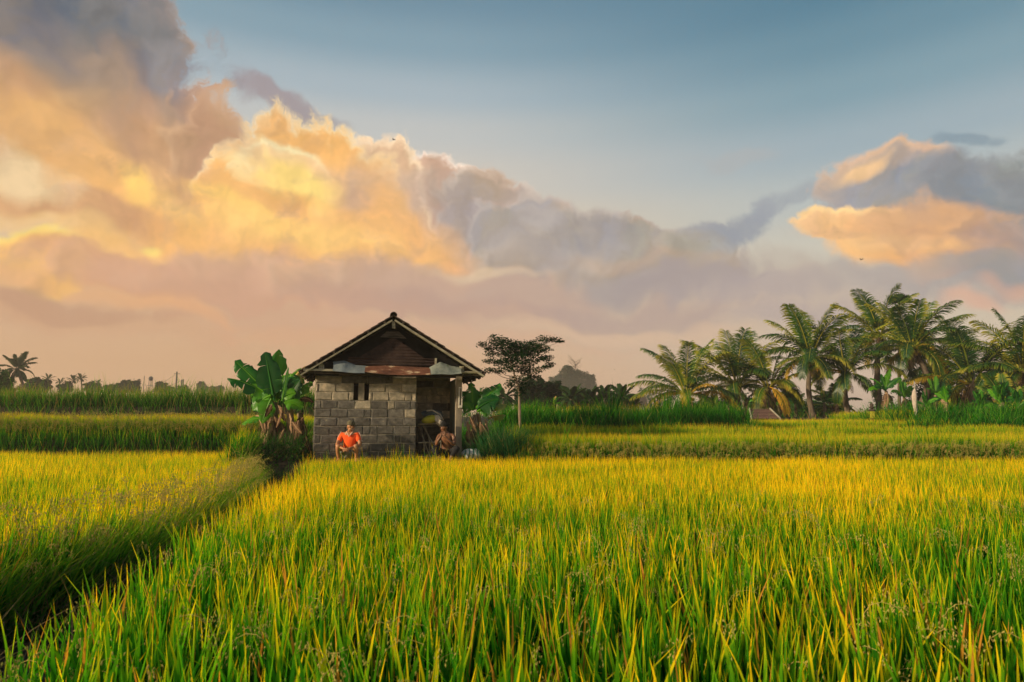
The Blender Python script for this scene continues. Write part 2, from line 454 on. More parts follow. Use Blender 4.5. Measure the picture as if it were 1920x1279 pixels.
# ------------------------------------------------------------------ materials
def mat(name):
    m = bpy.data.materials.new(name); m.use_nodes = True; m.node_tree.nodes.clear()
    return m, m.node_tree
def nn_(t, typ, **kw):
    n = t.nodes.new(typ)
    for k, v in kw.items(): setattr(n, k, v)
    return n
def c4(c): return tuple(c) + (1.0,) if len(c) == 3 else tuple(c)
def surf(name, c1, c2=None, scale=8.0, rough=0.85, bump=0.0, bscale=40.0, c3=None, c3_t=0.62, metal=0.0, use_r=0.0, spec=0.2, stretch=None, detail=6.0):
    """two or three colours broken up by noise, a little relief; r shifts the value per piece"""
    m, t = mat(name)
    out = nn_(t, 'ShaderNodeOutputMaterial'); b = nn_(t, 'ShaderNodeBsdfPrincipled')
    b.inputs['Roughness'].default_value = rough; b.inputs['Metallic'].default_value = metal; b.inputs['Specular IOR Level'].default_value = spec
    co = nn_(t, 'ShaderNodeTexCoord'); vec = co.outputs['Object']
    if stretch:
        mp = nn_(t, 'ShaderNodeMapping'); mp.inputs['Scale'].default_value = stretch; t.links.new(vec, mp.inputs[0]); vec = mp.outputs[0]
    n = nn_(t, 'ShaderNodeTexNoise'); n.inputs['Scale'].default_value = scale; n.inputs['Detail'].default_value = detail; n.inputs['Roughness'].default_value = 0.62
    t.links.new(vec, n.inputs['Vector'])
    rp = nn_(t, 'ShaderNodeValToRGB'); c2 = c2 or c1
    rp.color_ramp.elements[0].position = 0.32; rp.color_ramp.elements[0].color = c4(c1)
    rp.color_ramp.elements[1].position = 0.66 if not c3 else c3_t - 0.04; rp.color_ramp.elements[1].color = c4(c2)
    if c3:
        e = rp.color_ramp.elements.new(c3_t + 0.04); e.color = c4(c3)
    t.links.new(n.outputs[0], rp.inputs[0])
    colr = rp.outputs[0]
    if use_r:
        a = nn_(t, 'ShaderNodeAttribute', attribute_name='r'); mr = nn_(t, 'ShaderNodeMapRange')
        mr.inputs[3].default_value = 1 - use_r; mr.inputs[4].default_value = 1 + use_r
        t.links.new(a.outputs['Fac'], mr.inputs[0])
        mv = nn_(t, 'ShaderNodeVectorMath', operation='SCALE'); t.links.new(colr, mv.inputs[0]); t.links.new(mr.outputs[0], mv.inputs[3]); colr = mv.outputs[0]
    t.links.new(colr, b.inputs['Base Color'])
    if bump:
        n2 = nn_(t, 'ShaderNodeTexNoise'); n2.inputs['Scale'].default_value = bscale; n2.inputs['Detail'].default_value = 5; t.links.new(vec, n2.inputs['Vector'])
        bp = nn_(t, 'ShaderNodeBump'); bp.inputs['Strength'].default_value = bump; bp.inputs['Distance'].default_value = 0.02
        t.links.new(n2.outputs[0], bp.inputs['Height']); t.links.new(bp.outputs[0], b.inputs['Normal'])
    t.links.new(b.outputs[0], out.inputs[0])
    return m
def foliage(name, stops, dry=None, dry_at=0.93, shift=0.5, patch=0.35, pscale=0.6, trans=0.42, tboost=1.5, gloss=0.0, rough=0.4, vein=0.0):
    """leaf matter: colour along the leaf from t, moved per leaf by r and from place to place by noise"""
    m, t = mat(name); k = t.links.new
    at_ = nn_(t, 'ShaderNodeAttribute', attribute_name='t'); ar = nn_(t, 'ShaderNodeAttribute', attribute_name='r')
    geo = nn_(t, 'ShaderNodeNewGeometry')
    n = nn_(t, 'ShaderNodeTexNoise', noise_dimensions='3D'); n.inputs['Scale'].default_value = pscale; n.inputs['Detail'].default_value = 2; k(geo.outputs['Position'], n.inputs['Vector'])
    def mm(op, a, b, c=None):
        q = nn_(t, 'ShaderNodeMath', operation=op)
        for i, v in enumerate((a, b, c)):
            if v is None: continue
            if isinstance(v, (int, float)): q.inputs[i].default_value = v
            else: k(v, q.inputs[i])
        return q.outputs[0]
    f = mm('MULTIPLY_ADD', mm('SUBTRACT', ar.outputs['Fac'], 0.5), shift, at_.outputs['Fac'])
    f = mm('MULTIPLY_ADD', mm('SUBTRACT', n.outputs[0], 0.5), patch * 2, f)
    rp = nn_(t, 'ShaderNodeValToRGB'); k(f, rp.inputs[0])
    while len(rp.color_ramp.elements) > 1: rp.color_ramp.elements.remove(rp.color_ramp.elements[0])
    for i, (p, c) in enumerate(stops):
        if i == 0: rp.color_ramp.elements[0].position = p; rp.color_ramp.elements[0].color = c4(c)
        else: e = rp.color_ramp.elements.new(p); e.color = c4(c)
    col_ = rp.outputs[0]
    if dry:
        mx = nn_(t, 'ShaderNodeMix', data_type='RGBA'); k(mm('GREATER_THAN', ar.outputs['Fac'], dry_at), mx.inputs[0]); k(col_, mx.inputs[6]); mx.inputs[7].default_value = c4(dry); col_ = mx.outputs[2]
    d = nn_(t, 'ShaderNodeBsdfDiffuse'); k(col_, d.inputs[0])
    tr = nn_(t, 'ShaderNodeBsdfTranslucent')
    hb = nn_(t, 'ShaderNodeMix', data_type='RGBA', blend_type='MULTIPLY'); hb.inputs[0].default_value = 1.0; k(col_, hb.inputs[6]); hb.inputs[7].default_value = (tboost, tboost * 1.02, tboost * 0.55, 1); k(hb.outputs[2], tr.inputs[0])
    ms = nn_(t, 'ShaderNodeMixShader'); ms.inputs[0].default_value = trans; k(d.outputs[0], ms.inputs[1]); k(tr.outputs[0], ms.inputs[2]); o_ = ms.outputs[0]
    if gloss:
        gl = nn_(t, 'ShaderNodeBsdfGlossy'); gl.inputs['Roughness'].default_value = rough; gl.inputs['Color'].default_value = (.9, .9, .9, 1)
        g2 = nn_(t, 'ShaderNodeMixShader'); g2.inputs[0].default_value = gloss; k(o_, g2.inputs[1]); k(gl.outputs[0], g2.inputs[2]); o_ = g2.outputs[0]
    out = nn_(t, 'ShaderNodeOutputMaterial'); k(o_, out.inputs[0])
    return m

RICE = [(0.0, (.002, .012, .003)), (.40, (.008, .062, .005)), (.64, (.028, .17, .007)), (.80, (.12, .29, .007)), (.90, (.48, .46, .008)), (1.0, (.86, .54, .008))]  # near-black low stops put the shade between blades into the colour
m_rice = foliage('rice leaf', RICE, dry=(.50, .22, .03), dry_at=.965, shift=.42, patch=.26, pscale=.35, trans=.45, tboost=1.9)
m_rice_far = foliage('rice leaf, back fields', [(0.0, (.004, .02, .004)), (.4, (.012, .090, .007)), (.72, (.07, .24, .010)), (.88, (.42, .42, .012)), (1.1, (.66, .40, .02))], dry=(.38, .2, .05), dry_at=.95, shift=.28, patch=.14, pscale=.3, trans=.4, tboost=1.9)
m_rim = foliage('green rim leaves', [(0.0, (.008, .05, .008)), (.4, (.03, .16, .010)), (.8, (.13, .32, .015)), (1.0, (.34, .36, .03))], dry=(.30, .20, .08), dry_at=.93, shift=.6, patch=.3, pscale=.8, trans=.4, tboost=1.7)
m_grass = foliage('tall green grass', [(0.0, (.002, .018, .005)), (.5, (.009, .080, .009)), (.85, (.035, .19, .012)), (1.0, (.12, .30, .02))], dry=(.25, .2, .05), dry_at=.97, shift=.5, patch=.3, pscale=.5, trans=.35)  # base stops darkened: shade deep in the grass put into the colour
m_weed = foliage('bank grass', [(0.0, (.003, .022, .007)), (.5, (.018, .115, .010)), (1.0, (.15, .32, .02))], dry=(.30, .20, .08), dry_at=.9, shift=.6, patch=.4, pscale=.8, trans=.35)
m_weed_dry = foliage('seeding bank grass', [(0.0, (.01, .05, .010)), (.45, (.04, .15, .014)), (.8, (.18, .25, .03)), (1.0, (.40, .30, .06))], dry=(.36, .22, .08), dry_at=.85, shift=.6, patch=.4, pscale=.7, trans=.35)
m_grain = foliage('rice grains', [(0.0, (.22, .24, .05)), (.5, (.40, .34, .09)), (1.0, (.50, .36, .11))], shift=.8, patch=.2, trans=.2)
m_straw = foliage('dead straw', [(0.0, (.10, .075, .04)), (1.0, (.26, .18, .09))], shift=.8, patch=.2, trans=.15)
m_banana = foliage('banana leaf', [(0.0, (.008, .075, .012)), (.5, (.026, .16, .012)), (1.0, (.11, .32, .012))], shift=1.1, patch=.4, pscale=1.5, trans=.4, gloss=.018)
m_banana_y = foliage('yellowing banana leaf', [(0.0, (.16, .26, .03)), (.5, (.34, .33, .04)), (1.0, (.50, .30, .05))], shift=.5, patch=.4, pscale=4, trans=.4, gloss=.04)
m_banana_dead = foliage('withered banana leaf', [(0.0, (.06, .036, .024)), (.4, (.17, .10, .06)), (.8, (.42, .27, .17))], shift=.9, patch=.5, pscale=5, trans=.12)
m_palm = foliage('coconut frond', [(0.0, (.005, .030, .010)), (.38, (.014, .072, .013)), (.66, (.085, .165, .014)), (.92, (.38, .34, .03))], shift=.55, patch=.3, pscale=.5, trans=.4, gloss=.03, rough=.45)  # dark low stops and yellow ends paint in frond shadow and highlight
m_palm_y = foliage('yellow coconut frond', [(0.0, (.12, .14, .02)), (.5, (.36, .27, .03)), (1.0, (.60, .33, .04))], shift=.5, patch=.2, trans=.4)
m_palm_d = foliage('dark far frond', [(0.0, (.010, .034, .016)), (1.0, (.035, .07, .02))], shift=.5, patch=.2, trans=.25)
m_tree = foliage('small dark leaves', [(0.0, (.007, .030, .014)), (1.0, (.022, .058, .02))], shift=.8, patch=.3, trans=.25)
m_tree_g = foliage('green bush leaves', [(0.0, (.012, .055, .014)), (1.0, (.05, .15, .025))], shift=.8, patch=.4, trans=.3)
m_bark = surf('bark', (.05, .038, .028), (.13, .10, .075), scale=14, bump=.5, bscale=30, stretch=(1, 1, .3))
m_bark_l = surf('pale bark', (.12, .085, .06), (.26, .19, .13), scale=12, bump=.4, bscale=40, stretch=(1, 1, .3))
m_stem = surf('banana stem', (.10, .085, .05), (.28, .20, .12), scale=16, bump=.4, stretch=(1, 1, .25))
m_soil = surf('wet soil', (.022, .016, .011), (.06, .042, .026), scale=3.0, bump=.6, bscale=12)

# ------------------------------------------------------------------ ground: one sheet with its terraces
HUT_A = R(12.3)
HO = at(587, 853, 16.5); HO.z = 0.80
def hut(u, v, w):
    """u along the hut's front, v away from the viewer, w height above the world's zero"""
    return Vector((HO.x + u * math.cos(HUT_A) - v * math.sin(HUT_A), HO.y + u * math.sin(HUT_A) + v * math.cos(HUT_A), w))
EDGE_R = np.array([(-1.75, -3), (-1.85, 1.0), (-1.93, 2.8), (-1.98, 3.5), (-2.12, 4.3), (-2.6, 6.3), (-3.55, 11.4), (-4.55, 15.2), (-4.9, 16.3)])   # left rim of the near field
EDGE_L = np.array([(-4.2, -3), (-4.0, 3.0), (-3.55, 4.9), (-3.40, 6.3), (-3.95, 9.8), (-5.1, 13.4), (-6.1, 16.0), (-7.2, 19.2)])              # right rim of the left field
def er(y): return np.interp(y, EDGE_R[:, 1], EDGE_R[:, 0])
def elf(y): return np.interp(y, EDGE_L[:, 1], EDGE_L[:, 0])
def sst(a, b, x):
    q = np.clip((x - a) / (b - a), 0, 1); return q * q * (3 - 2 * q)
def front_of_hut(x, y):      # distance behind the hut's front line
    return -(x - HO.x) * math.sin(HUT_A) + (y - HO.y) * math.cos(HUT_A)
def ground_z(x, y):
    x = np.asarray(x, float); y = np.asarray(y, float)
    z = 0.08 + 0.02 * np.sin(x * 2.1) * np.sin(y * 1.7)
    path = sst(0.1, -0.25, x - er(y)) * sst(-0.1, 0.3, x - elf(y)) * sst(17.5, 15, y)
    z = z - 0.16 * path
    left = sst(0.3, 0, x - elf(y)); z = z + 0.02 * left
    # hut pad
    pad = sst(-0.55, -0.30, front_of_hut(x, y)) * sst(-6.9, -6.2, x) * sst(0.9, 0.0, x)
    z = np.maximum(z, 0.80 * pad)
    # right side terraces
    rt = sst(-0.6, 0.3, x)
    z = np.maximum(z, rt * (sst(16.75, 17.15, y) * 0.58 + sst(18, 23, y) * 0.08))
    t3 = sst(-0.9, -0.3, x) * sst(8.6, 8.1, x)
    z = np.maximum(z, t3 * sst(23.2, 23.7, y) * 1.5)
    z = np.maximum(z, rt * sst(23.6, 24.2, y) * 1.12)
    z = np.maximum(z, rt * (sst(13, 14.5, x) * sst(24.2, 25.5, y) * 1.5))
    # left side terraces
    lt = sst(-5.2, -6.0, x)
    z = np.maximum(z, lt * sst(19.0, 19.6, y) * 1.13)
    z = np.maximum(z, lt * sst(25.6, 26.3, y) * 2.38)
    z = np.maximum(z, sst(19.5, 21.5, y) * 0.85)
    z = np.maximum(z, sst(28, 46, y) * 2.25)
    return z
gx = np.concatenate([-np.geomspace(700, 20, 22), np.arange(-19.5, 20, .22), np.geomspace(20, 700, 22)])
gy = np.concatenate([-np.geomspace(200, 4, 8), np.arange(-3.5, 30, .16), np.geomspace(30.2, 900, 34)])
GX, GY = np.meshgrid(gx, gy, indexing='ij')
b = MB(); b.grid(np.stack([GX, GY, ground_z(GX, GY)], -1))
g_o = b.build('ground', m_soil, smooth=True, attrs=False); tag(g_o, kind='structure')

# ------------------------------------------------------------------ rice and grass
def rice_points(rng, dens, y0, y1, xmin, xmax, hill=0.2):
    """hills of rice in loose rows, several blades from each"""
    n = int(dens * (y1 - y0) * (xmax - xmin))
    x = rng.uniform(xmin, xmax, n); y = rng.uniform(y0, y1, n)
    hx = np.round(x / hill) * hill; hy = np.round(y / hill) * hill
    k = 0.45
    x = x * (1 - k) + hx * k; y = y * (1 - k) + hy * k
    return x, y
def wob(x, y):
    return 0.5 + 0.25 * np.sin(x * 1.3 + 2 * np.sin(y * .7)) + 0.25 * np.sin(y * 1.9 + 1.5 * np.sin(x * .9 + 1))
def ripe_and_shade(x, y):      # greener far right; near the camera the foreground's shade is put into leaf colour
    return -.24 * sst(6.5, 2.0, y) + .24 * sst(4.5, 11, y) - .12 * sst(.45, .75, x / np.maximum(y, 1))
def rice(name, label, mask, bands, seed, mtl, tip=0.92, cat='rice', wobk=.06, rk=1.0):
    rng = np.random.default_rng(seed); b = MB()
    for (y0, y1, x0, x1, dens, wid, nseg, hill) in bands:
        x, y = rice_points(rng, dens, y0, y1, x0, x1, hill)
        m_ = mask(x, y); x, y = x[m_], y[m_]; n = len(x)
        z = ground_z(x, y)
        base = np.stack([x, y, z + 0.12], 1)
        H = tip * (0.64 + 0.34 * rng.random(n) ** 0.75) + wobk * (wob(x, y) - .5)
        sun_az = rng.uniform(0, 2 * math.pi, n)
        lean = np.abs(rng.normal(0, .16, n)) + .03
        cur = np.abs(rng.normal(0, .16, n))
        far = rng.random(n) < .07; cur[far] += rng.uniform(.4, 1.9, int(far.sum()))
        yaw = rng.uniform(0, 2 * math.pi, n)
        b.blades(base, H - 0.10, yaw, lean, cur, wid * rng.uniform(.65, 1.25, n), rng, nseg=nseg, twist=1.6, r=np.where(rng.random(n) < .045, 1.0, np.clip(rng.random(n) * .8 + .1 + rk * (ripe_and_shade(x, y) - .1), 0, .95)))
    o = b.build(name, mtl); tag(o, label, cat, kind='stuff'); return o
def panicles(b, rng, P, azm, L=.2, ng=26, gs=.0075):
    """drooping seed heads"""
    for p, a in zip(P, azm):
        l = L * rng.uniform(.7, 1.25); s_ = np.linspace(0, 1, ng)
        th = -0.1 + 2.6 * s_ ** 1.1 * rng.uniform(.8, 1.1)
        dx = np.cumsum(np.sin(th)) * l / ng; dz = np.cumsum(np.cos(th)) * l / ng
        C = np.stack([p[0] + dx * math.cos(a), p[1] + dx * math.sin(a), p[2] + dz], 1)
        q = rng.random()
        b.tube(C[::5], .0012, seg=3, r=q, cap=False)
        sp = rng.normal(0, .010 + .012 * s_[:, None], (ng, 3)); C2 = C + sp; C2[:, 2] -= .006
        d = rng.normal(0, .35, (ng, 3)); d[:, 2] -= 1; d /= np.linalg.norm(d, axis=1)[:, None]
        w = np.cross(d, rng.normal(0, 1, (ng, 3))); w /= np.linalg.norm(w, axis=1)[:, None]; w2 = np.cross(d, w)
        g = gs * rng.uniform(.8, 1.2, (ng, 1))
        V = np.stack([C2 - d * g, C2 + w * g * .42, C2 + w2 * g * .42, C2 - w * g * .42, C2 - w2 * g * .42, C2 + d * g], 1)
        F = (np.arange(ng) * 6)[:, None, None] + np.array([[0, 1, 2], [0, 2, 3], [0, 3, 4], [0, 4, 1], [5, 2, 1], [5, 3, 2], [5, 4, 3], [5, 1, 4]])[None]
        b.add(V.reshape(-1, 3), [F.reshape(-1, 3)], .5, q)

def near_mask(x, y):
    return (x > er(y) + np.sin(y * 7) * .03) & (front_of_hut(x, y) < -0.42) & (y < 16.72) & (np.abs(x) < .80 * y + 2.4)
bands = [(0.75, 2.6, -2.2, 4.5, 420, .0265, 6, .26), (2.6, 5.2, -2.6, 6.6, 600, .0215, 5, .24), (5.2, 9.0, -3.3, 9.6, 700, .0165, 4, .22), (9.0, 16.8, -5.3, 15.9, 540, .0175, 3, .22)]
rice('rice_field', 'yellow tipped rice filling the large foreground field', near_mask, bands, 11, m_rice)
def left_mask(x, y):
    return (x < elf(y) + np.sin(y * 6) * .04) & (y < 19.2) & (x > -.80 * y - 2.4)
rice('rice_field', 'rice of the smaller field left of the sunken path', left_mask,
     [(2.6, 6, -7.2, -3.0, 850, .0125, 5, .2), (6, 11, -11.3, -3.3, 700, .0135, 4, .2), (11, 19.2, -17.8, -3.9, 520, .0155, 3, .22)], 12, m_rice, tip=.93, rk=.3)
def t2r_mask(x, y): return (x > 0.2 + .6 * np.sin(y)) & (y > 17.0) & (np.abs(x) < .8 * y + 1)
rice('rice_field', 'rice strip of the second terrace, right of the hut', t2r_mask, [(17.0, 18.6, 0, 16, 900, .0135, 4, .2), (18.6, 23.2, 0, 19.5, 420, .017, 3, .25)], 13, m_rice_far, tip=.90, wobk=.16, rk=0)
def t4_mask(x, y): return (x > 8.3) & (x < 15.5)
rice('rice_field', 'low rice strip below the small tiled roof among the palms', t4_mask, [(24.2, 31, 8.3, 15.5, 380, .02, 3, .25)], 14, m_rice_far, tip=.84, rk=0)
def t2l_mask(x, y): return (x < -6.4 - .4 * np.sin(y * 3)) & (x > -.8 * y - 1)
rice('rice_field', 'rice strip of the second terrace, left of the banana clump', t2l_mask, [(19.35, 21, -17.8, -6, 900, .0135, 4, .2), (21, 25.6, -21.5, -6, 420, .017, 3, .25)], 15, m_rice_far, tip=.90, wobk=.16, rk=0)

# seed heads
rng = np.random.default_rng(5); b = MB()
n = 900; y = rng.uniform(1.2, 7.5, n) ** 1.0; x = rng.uniform(-1, 1, n) * (.78 * y + .6); k = near_mask(x, y)
x, y = x[k], y[k]; panicles(b, rng, np.stack([x, y, ground_z(x, y) + rng.uniform(.48, .76, len(x))], 1), rng.uniform(0, 6.28, len(x)))
tag(b.build('rice_panicles', m_grain), 'pale drooping seed heads deep between the foreground rice leaves', 'seed heads', kind='stuff')
b = MB(); n = 600; y = rng.uniform(3.2, 14.8, n); x = elf(y) + rng.normal(0, .16, n) - .02 + .0 * y
zz = ground_z(x - .3, y) + rng.uniform(.45, .88, n)
panicles(b, rng, np.stack([x, y, zz], 1), rng.normal(-.4, .8, n), L=.24, gs=.010)
tag(b.build('rice_panicles', m_grain), 'tan seed heads hanging over the path from the left field', 'seed heads', kind='stuff')
b = MB(); n = 1500; x = rng.uniform(.4, 14.5, n); y = 17.0 + rng.uniform(-.12, .2, n); zz = ground_z(x, y + .3) + rng.uniform(.18, .58, n)
panicles(b, rng, np.stack([x, y, zz], 1), rng.normal(-1.57, .9, n), L=.22, ng=18, gs=.0105)
tag(b.build('rice_panicles', m_grain), 'tan seed heads along the front of the right terrace', 'seed heads', kind='stuff')
b = MB(); n = 1100; x = rng.uniform(-16.5, -6.5, n); y = 19.35 + rng.uniform(-.12, .2, n); zz = ground_z(x, y + .3) + rng.uniform(.35, .8, n)
panicles(b, rng, np.stack([x, y, zz], 1), rng.normal(-1.57, .9, n), L=.24, ng=18, gs=.0115)
tag(b.build('rice_panicles', m_grain), 'tan seed heads along the front of the left terrace', 'seed heads', kind='stuff')

# leaning outer plants and straw on the rims of the path
def tufts(name, label, P, rng, L, lean, curve, wid, mtl, nseg=5, azm=None, spread=1.0, cat='grass', kind='stuff', parent=None):
    b = MB(); n = len(P)
    b.blades(P, L, rng.uniform(0, 2 * math.pi, n) if azm is None else azm, lean, curve, wid, rng, nseg=nseg, twist=1.2)
    o = b.build(name, mtl, parent)
    if parent is None: tag(o, label, cat, kind=kind)
    return o
n = 11000; y = rng.uniform(3.0, 18.5, n); x = elf(y) + rng.uniform(-.28, .06, n)
P = np.stack([x, y, np.maximum(ground_z(x - .2, y), ground_z(x, y)) + .02], 1)
tufts('bank_grass', 'arching green leaves leaning from the left field over the path', P, rng, rng.uniform(.40, .88, n), rng.uniform(.05, .45, n), rng.uniform(.3, 1.2, n), .013, m_rim, azm=rng.normal(-.3, .9, n))
n = 2600; y = rng.uniform(2.5, 16.5, n); x = elf(y) + rng.uniform(-.05, 1.15, n) * (er(y) - elf(y))
P = np.stack([x, y, ground_z(x, y) + rng.uniform(0, .3, n)], 1)
tufts('dead_straw', 'dead brown straw fallen across the sunken path', P, rng, rng.uniform(.3, .8, n), rng.uniform(.6, 1.5, n), rng.uniform(.1, .7, n), .006, m_straw, azm=rng.normal(0, 1.6, n))
# the banks behind
def bank(name, label, x0, x1, y0, y1, n, L0, L1, wid, mtl, seed, curve=.9, mask=None, lean=.25, zoff=0.0, nseg=4):
    rng = np.random.default_rng(seed); x = rng.uniform(x0, x1, n); y = rng.uniform(y0, y1, n)
    if mask is not None: k = mask(x, y); x, y = x[k], y[k]; n = len(x)
    P = np.stack([x, y, ground_z(x, y) + zoff], 1)
    ln = rng.uniform(L0, L1, n) * (.8 + .4 * wob(x * 1.7, y * 2))
    return tufts(name, label, P, rng, ln, np.abs(rng.normal(0, lean, n)), rng.uniform(.1, curve, n), wid, mtl, nseg=nseg)
fr = lambda x, y: np.abs(x) < .8 * y + 1
bank('tall_grass', 'dark green tall grass of the third terrace behind the slender tree', -.6, 8.4, 23.0, 25.2, 9000, .65, 1.05, .016, m_grass, 21, curve=1.1)
bank('tall_grass', 'tall green grass in front of the palms at the right', 14.0, 21.5, 24.0, 28, 7500, .6, 1.25, .022, m_grass, 22, curve=1.2, mask=fr)
bank('rice_field', 'thin yellow rice line above the third terrace grass', 0, 8.6, 25.4, 30, 3800, .8, .98, .018, m_rice_far, 23, curve=.3, lean=.1)
bank('bank_grass', 'green grass covering the bank of the upper left terrace', -20.5, -5.4, 24.9, 26.6, 12000, .35, .85, .017, m_weed, 24, curve=1.2)
bank('bank_grass', 'seeding brownish grass along the top of the upper left terrace', -22, -5.0, 26.2, 30, 9500, .45, 1.0, .016, m_weed_dry, 25, curve=.9)
bank('bank_grass', 'dark grass on the bank of the second left terrace', -17, -5.8, 18.7, 19.5, 7000, .3, .75, .014, m_weed, 26, curve=1.2, mask=lambda x, y: x > -.8 * y - 1)
bank('bank_grass', 'dark grass on the bank of the second right terrace', .2, 14.6, 16.6, 17.1, 6500, .25, .6, .013, m_weed, 27, curve=1.2, mask=lambda x, y: x < .8 * y + 1)
bank('bank_grass', 'thin green grass along the foot of the hut', -5.6, .2, 16.2, 17.3, 1300, .10, .32, .010, m_weed, 28, curve=1.2, mask=lambda x, y: (front_of_hut(x, y) > -.5) & (front_of_hut(x, y) < -.12))

for k, (x0, x1, y0, y1, n, lab) in enumerate(((.4, 14.4, 16.9, 17.4, 260, 'stray tall blades along the edge of the right terrace'), (-16.5, -6.6, 19.2, 19.9, 240, 'stray tall blades along the edge of the left terrace'), (-20, -5.6, 25.6, 27.0, 420, 'stray tall blades on the upper left terrace'), (-.5, 8.3, 23.0, 24.0, 260, 'stray tall blades over the dark third terrace'))):
    bank('bank_grass', lab, x0, x1, y0, y1, n, .9, 1.35, .015, m_rim if k != 3 else m_grass, 70 + k, curve=.9, lean=.2)

# ------------------------------------------------------------------ the hut
m_block = surf('concrete block', (.062, .058, .055), (.15, .137, .124), scale=9, bump=.9, bscale=70, rough=.95, use_r=.35, c3=(.25, .215, .17), c3_t=.66)
m_block_up = surf('sandy block', (.19, .168, .135), (.34, .29, .225), scale=7, bump=.8, bscale=70, rough=.95, use_r=.25, c3=(.50, .40, .30), c3_t=.60)
m_mortar = surf('mortar', (.15, .135, .115), (.30, .265, .215), scale=6, bump=.6, bscale=60, rough=.95)
m_wood = surf('weathered wood', (.20, .18, .135), (.42, .38, .28), scale=6, bump=.4, bscale=50, stretch=(.4, 3, 3), rough=.85, c3=(.42, .36, .25), c3_t=.7)
m_wood_d = surf('dark wood', (.03, .024, .02), (.09, .07, .055), scale=8, bump=.3, stretch=(.5, 3, 3))
m_tile = surf('old roof tile', (.035, .028, .026), (.10, .07, .06), scale=8, bump=.6, bscale=40, use_r=.5)
m_tin = surf('zinc sheet', (.12, .14, .15), (.22, .25, .255), scale=4, bump=.3, bscale=14, rough=.6, metal=.25, spec=.4)
m_tin_g = surf('mossy zinc sheet', (.11, .13, .115), (.25, .27, .235), scale=5, bump=.3, bscale=14, rough=.65, metal=.2, c3=(.15, .19, .11), c3_t=.66)
m_rust = surf('rusted sheet', (.075, .03, .02), (.17, .07, .04), scale=5, bump=.5, bscale=22, rough=.85, c3=(.46, .33, .21), c3_t=.60, stretch=(.6, 1, 2.2))
m_panel = surf('brown corrugated panel', (.022, .013, .012), (.046, .026, .022), scale=6, bump=.3, rough=.8)
m_post = surf('stained concrete post', (.13, .115, .095), (.27, .22, .17), scale=6, bump=.5, bscale=50, stretch=(1, 1, .4), c3=(.33, .25, .18), c3_t=.64)
m_render = surf('grey green plaster', (.16, .18, .16), (.28, .30, .26), scale=3, bump=.3, bscale=50, stretch=(1, 1, .5))
m_white = surf('dirty white plastic', (.42, .38, .33), (.66, .62, .55), scale=20, rough=.5)
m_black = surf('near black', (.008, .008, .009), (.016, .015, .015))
HZ = HO.z
hutE = thing('brick_hut', 'small grey concrete block hut with a gabled tile roof', 'hut', tuple(HO), HUT_A)
rg = np.random.default_rng(77)
CW = [0.600, 0.808, 1.014, 1.220, 1.426, 1.632, 1.838, 2.044, 2.250, 2.457, 2.664, 2.85]
def block_rows(b, u0, u1, v, axis, holes=(), start=0, skin=.02, seed=0, lo=0, hi=11):
    """courses of blocks on a wall face; axis 'u' runs along the front, 'v' runs back"""
    rr = np.random.default_rng(seed + 5)
    for k in range(lo, hi):
        w0, w1 = CW[k] - HZ, CW[k + 1] - HZ
        L_ = .395; x = u0 - (k % 2) * .2 - rr.uniform(0, .06)
        while x < u1:
            l = L_ if rr.random() > .16 else .17
            if k == 10: l = .62
            a, c = max(x, u0) + .007, min(x + l, u1) - .007
            x += l
            if c - a < .05: continue
            segs = [(a, c)]
            for (h0, h1, hw0, hw1) in holes:
                if w1 - .02 > hw0 and w0 + .02 < hw1:
                    ns = []
                    for (p, q) in segs:
                        if q <= h0 or p >= h1: ns.append((p, q))
                        else:
                            if h0 - p > .04: ns.append((p, h0))
                            if q - h1 > .04: ns.append((h1, q))
                    segs = ns
            for (p, q) in segs:
                up = (w0 + HZ) > 2.2
                g = .007
                ctr = ((p + q) / 2, (w0 + w1) / 2); d = (q - p, w1 - w0 - 2 * g)
                proud = skin * rr.uniform(.55, 1.0)
                if axis == 'u': cc = (ctr[0], v - proud / 2, ctr[1]); dd = (d[0], proud, d[1])
                else: cc = (v - (proud / 2 if skin > 0 else 0), ctr[0], ctr[1]); dd = (abs(proud), d[0], d[1])
                # lower courses are stained dark; that wear stays with the wall
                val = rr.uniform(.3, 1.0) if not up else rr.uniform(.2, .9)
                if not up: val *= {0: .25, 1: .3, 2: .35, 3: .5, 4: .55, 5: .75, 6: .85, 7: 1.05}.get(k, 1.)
                mi_ = 1 if (up or (k == 7 and rr.random() < .35) or (k == 6 and p > 1.9 and axis == 'u')) else 0
                if k == 10: val = .0;  # top course toned down: shadow under the fascia put into its colour
                if k == 10: mi_ = 0 if rr.random() < .4 else 1
                # a block: front face inset a little for a worn, rounded arris
                V = np.array([[x_, y_, z_] for x_ in (-.5, .5) for y_ in (-.5, .5) for z_ in (-.5, .5)]) * np.array(dd)
                ins = .016
                if axis == 'u':
                    f = V[:, 1] < 0; V[f, 0] *= (dd[0] - 2 * ins) / dd[0]; V[f, 2] *= (dd[2] - 2 * ins) / dd[2]
                else:
                    f = V[:, 0] < 0; V[f, 1] *= (dd[1] - 2 * ins) / dd[1]; V[f, 2] *= (dd[2] - 2 * ins) / dd[2]
                V += rr.normal(0, .0055, V.shape)
                b.add(V + np.array(cc), np.array([[0, 1, 3, 2], [4, 6, 7, 5], [0, 4, 5, 1], [2, 3, 7, 6], [0, 2, 6, 4], [1, 5, 7, 3]]), 0, val, mi_)
sl = [(.900, 1.012, 2.255 - HZ, 2.675 - HZ), (1.155, 1.268, 2.255 - HZ, 2.675 - HZ)]
UR, UW = 2.42, 3.56           # end of the room's front wall, outer face of the porch wall
b = MB()
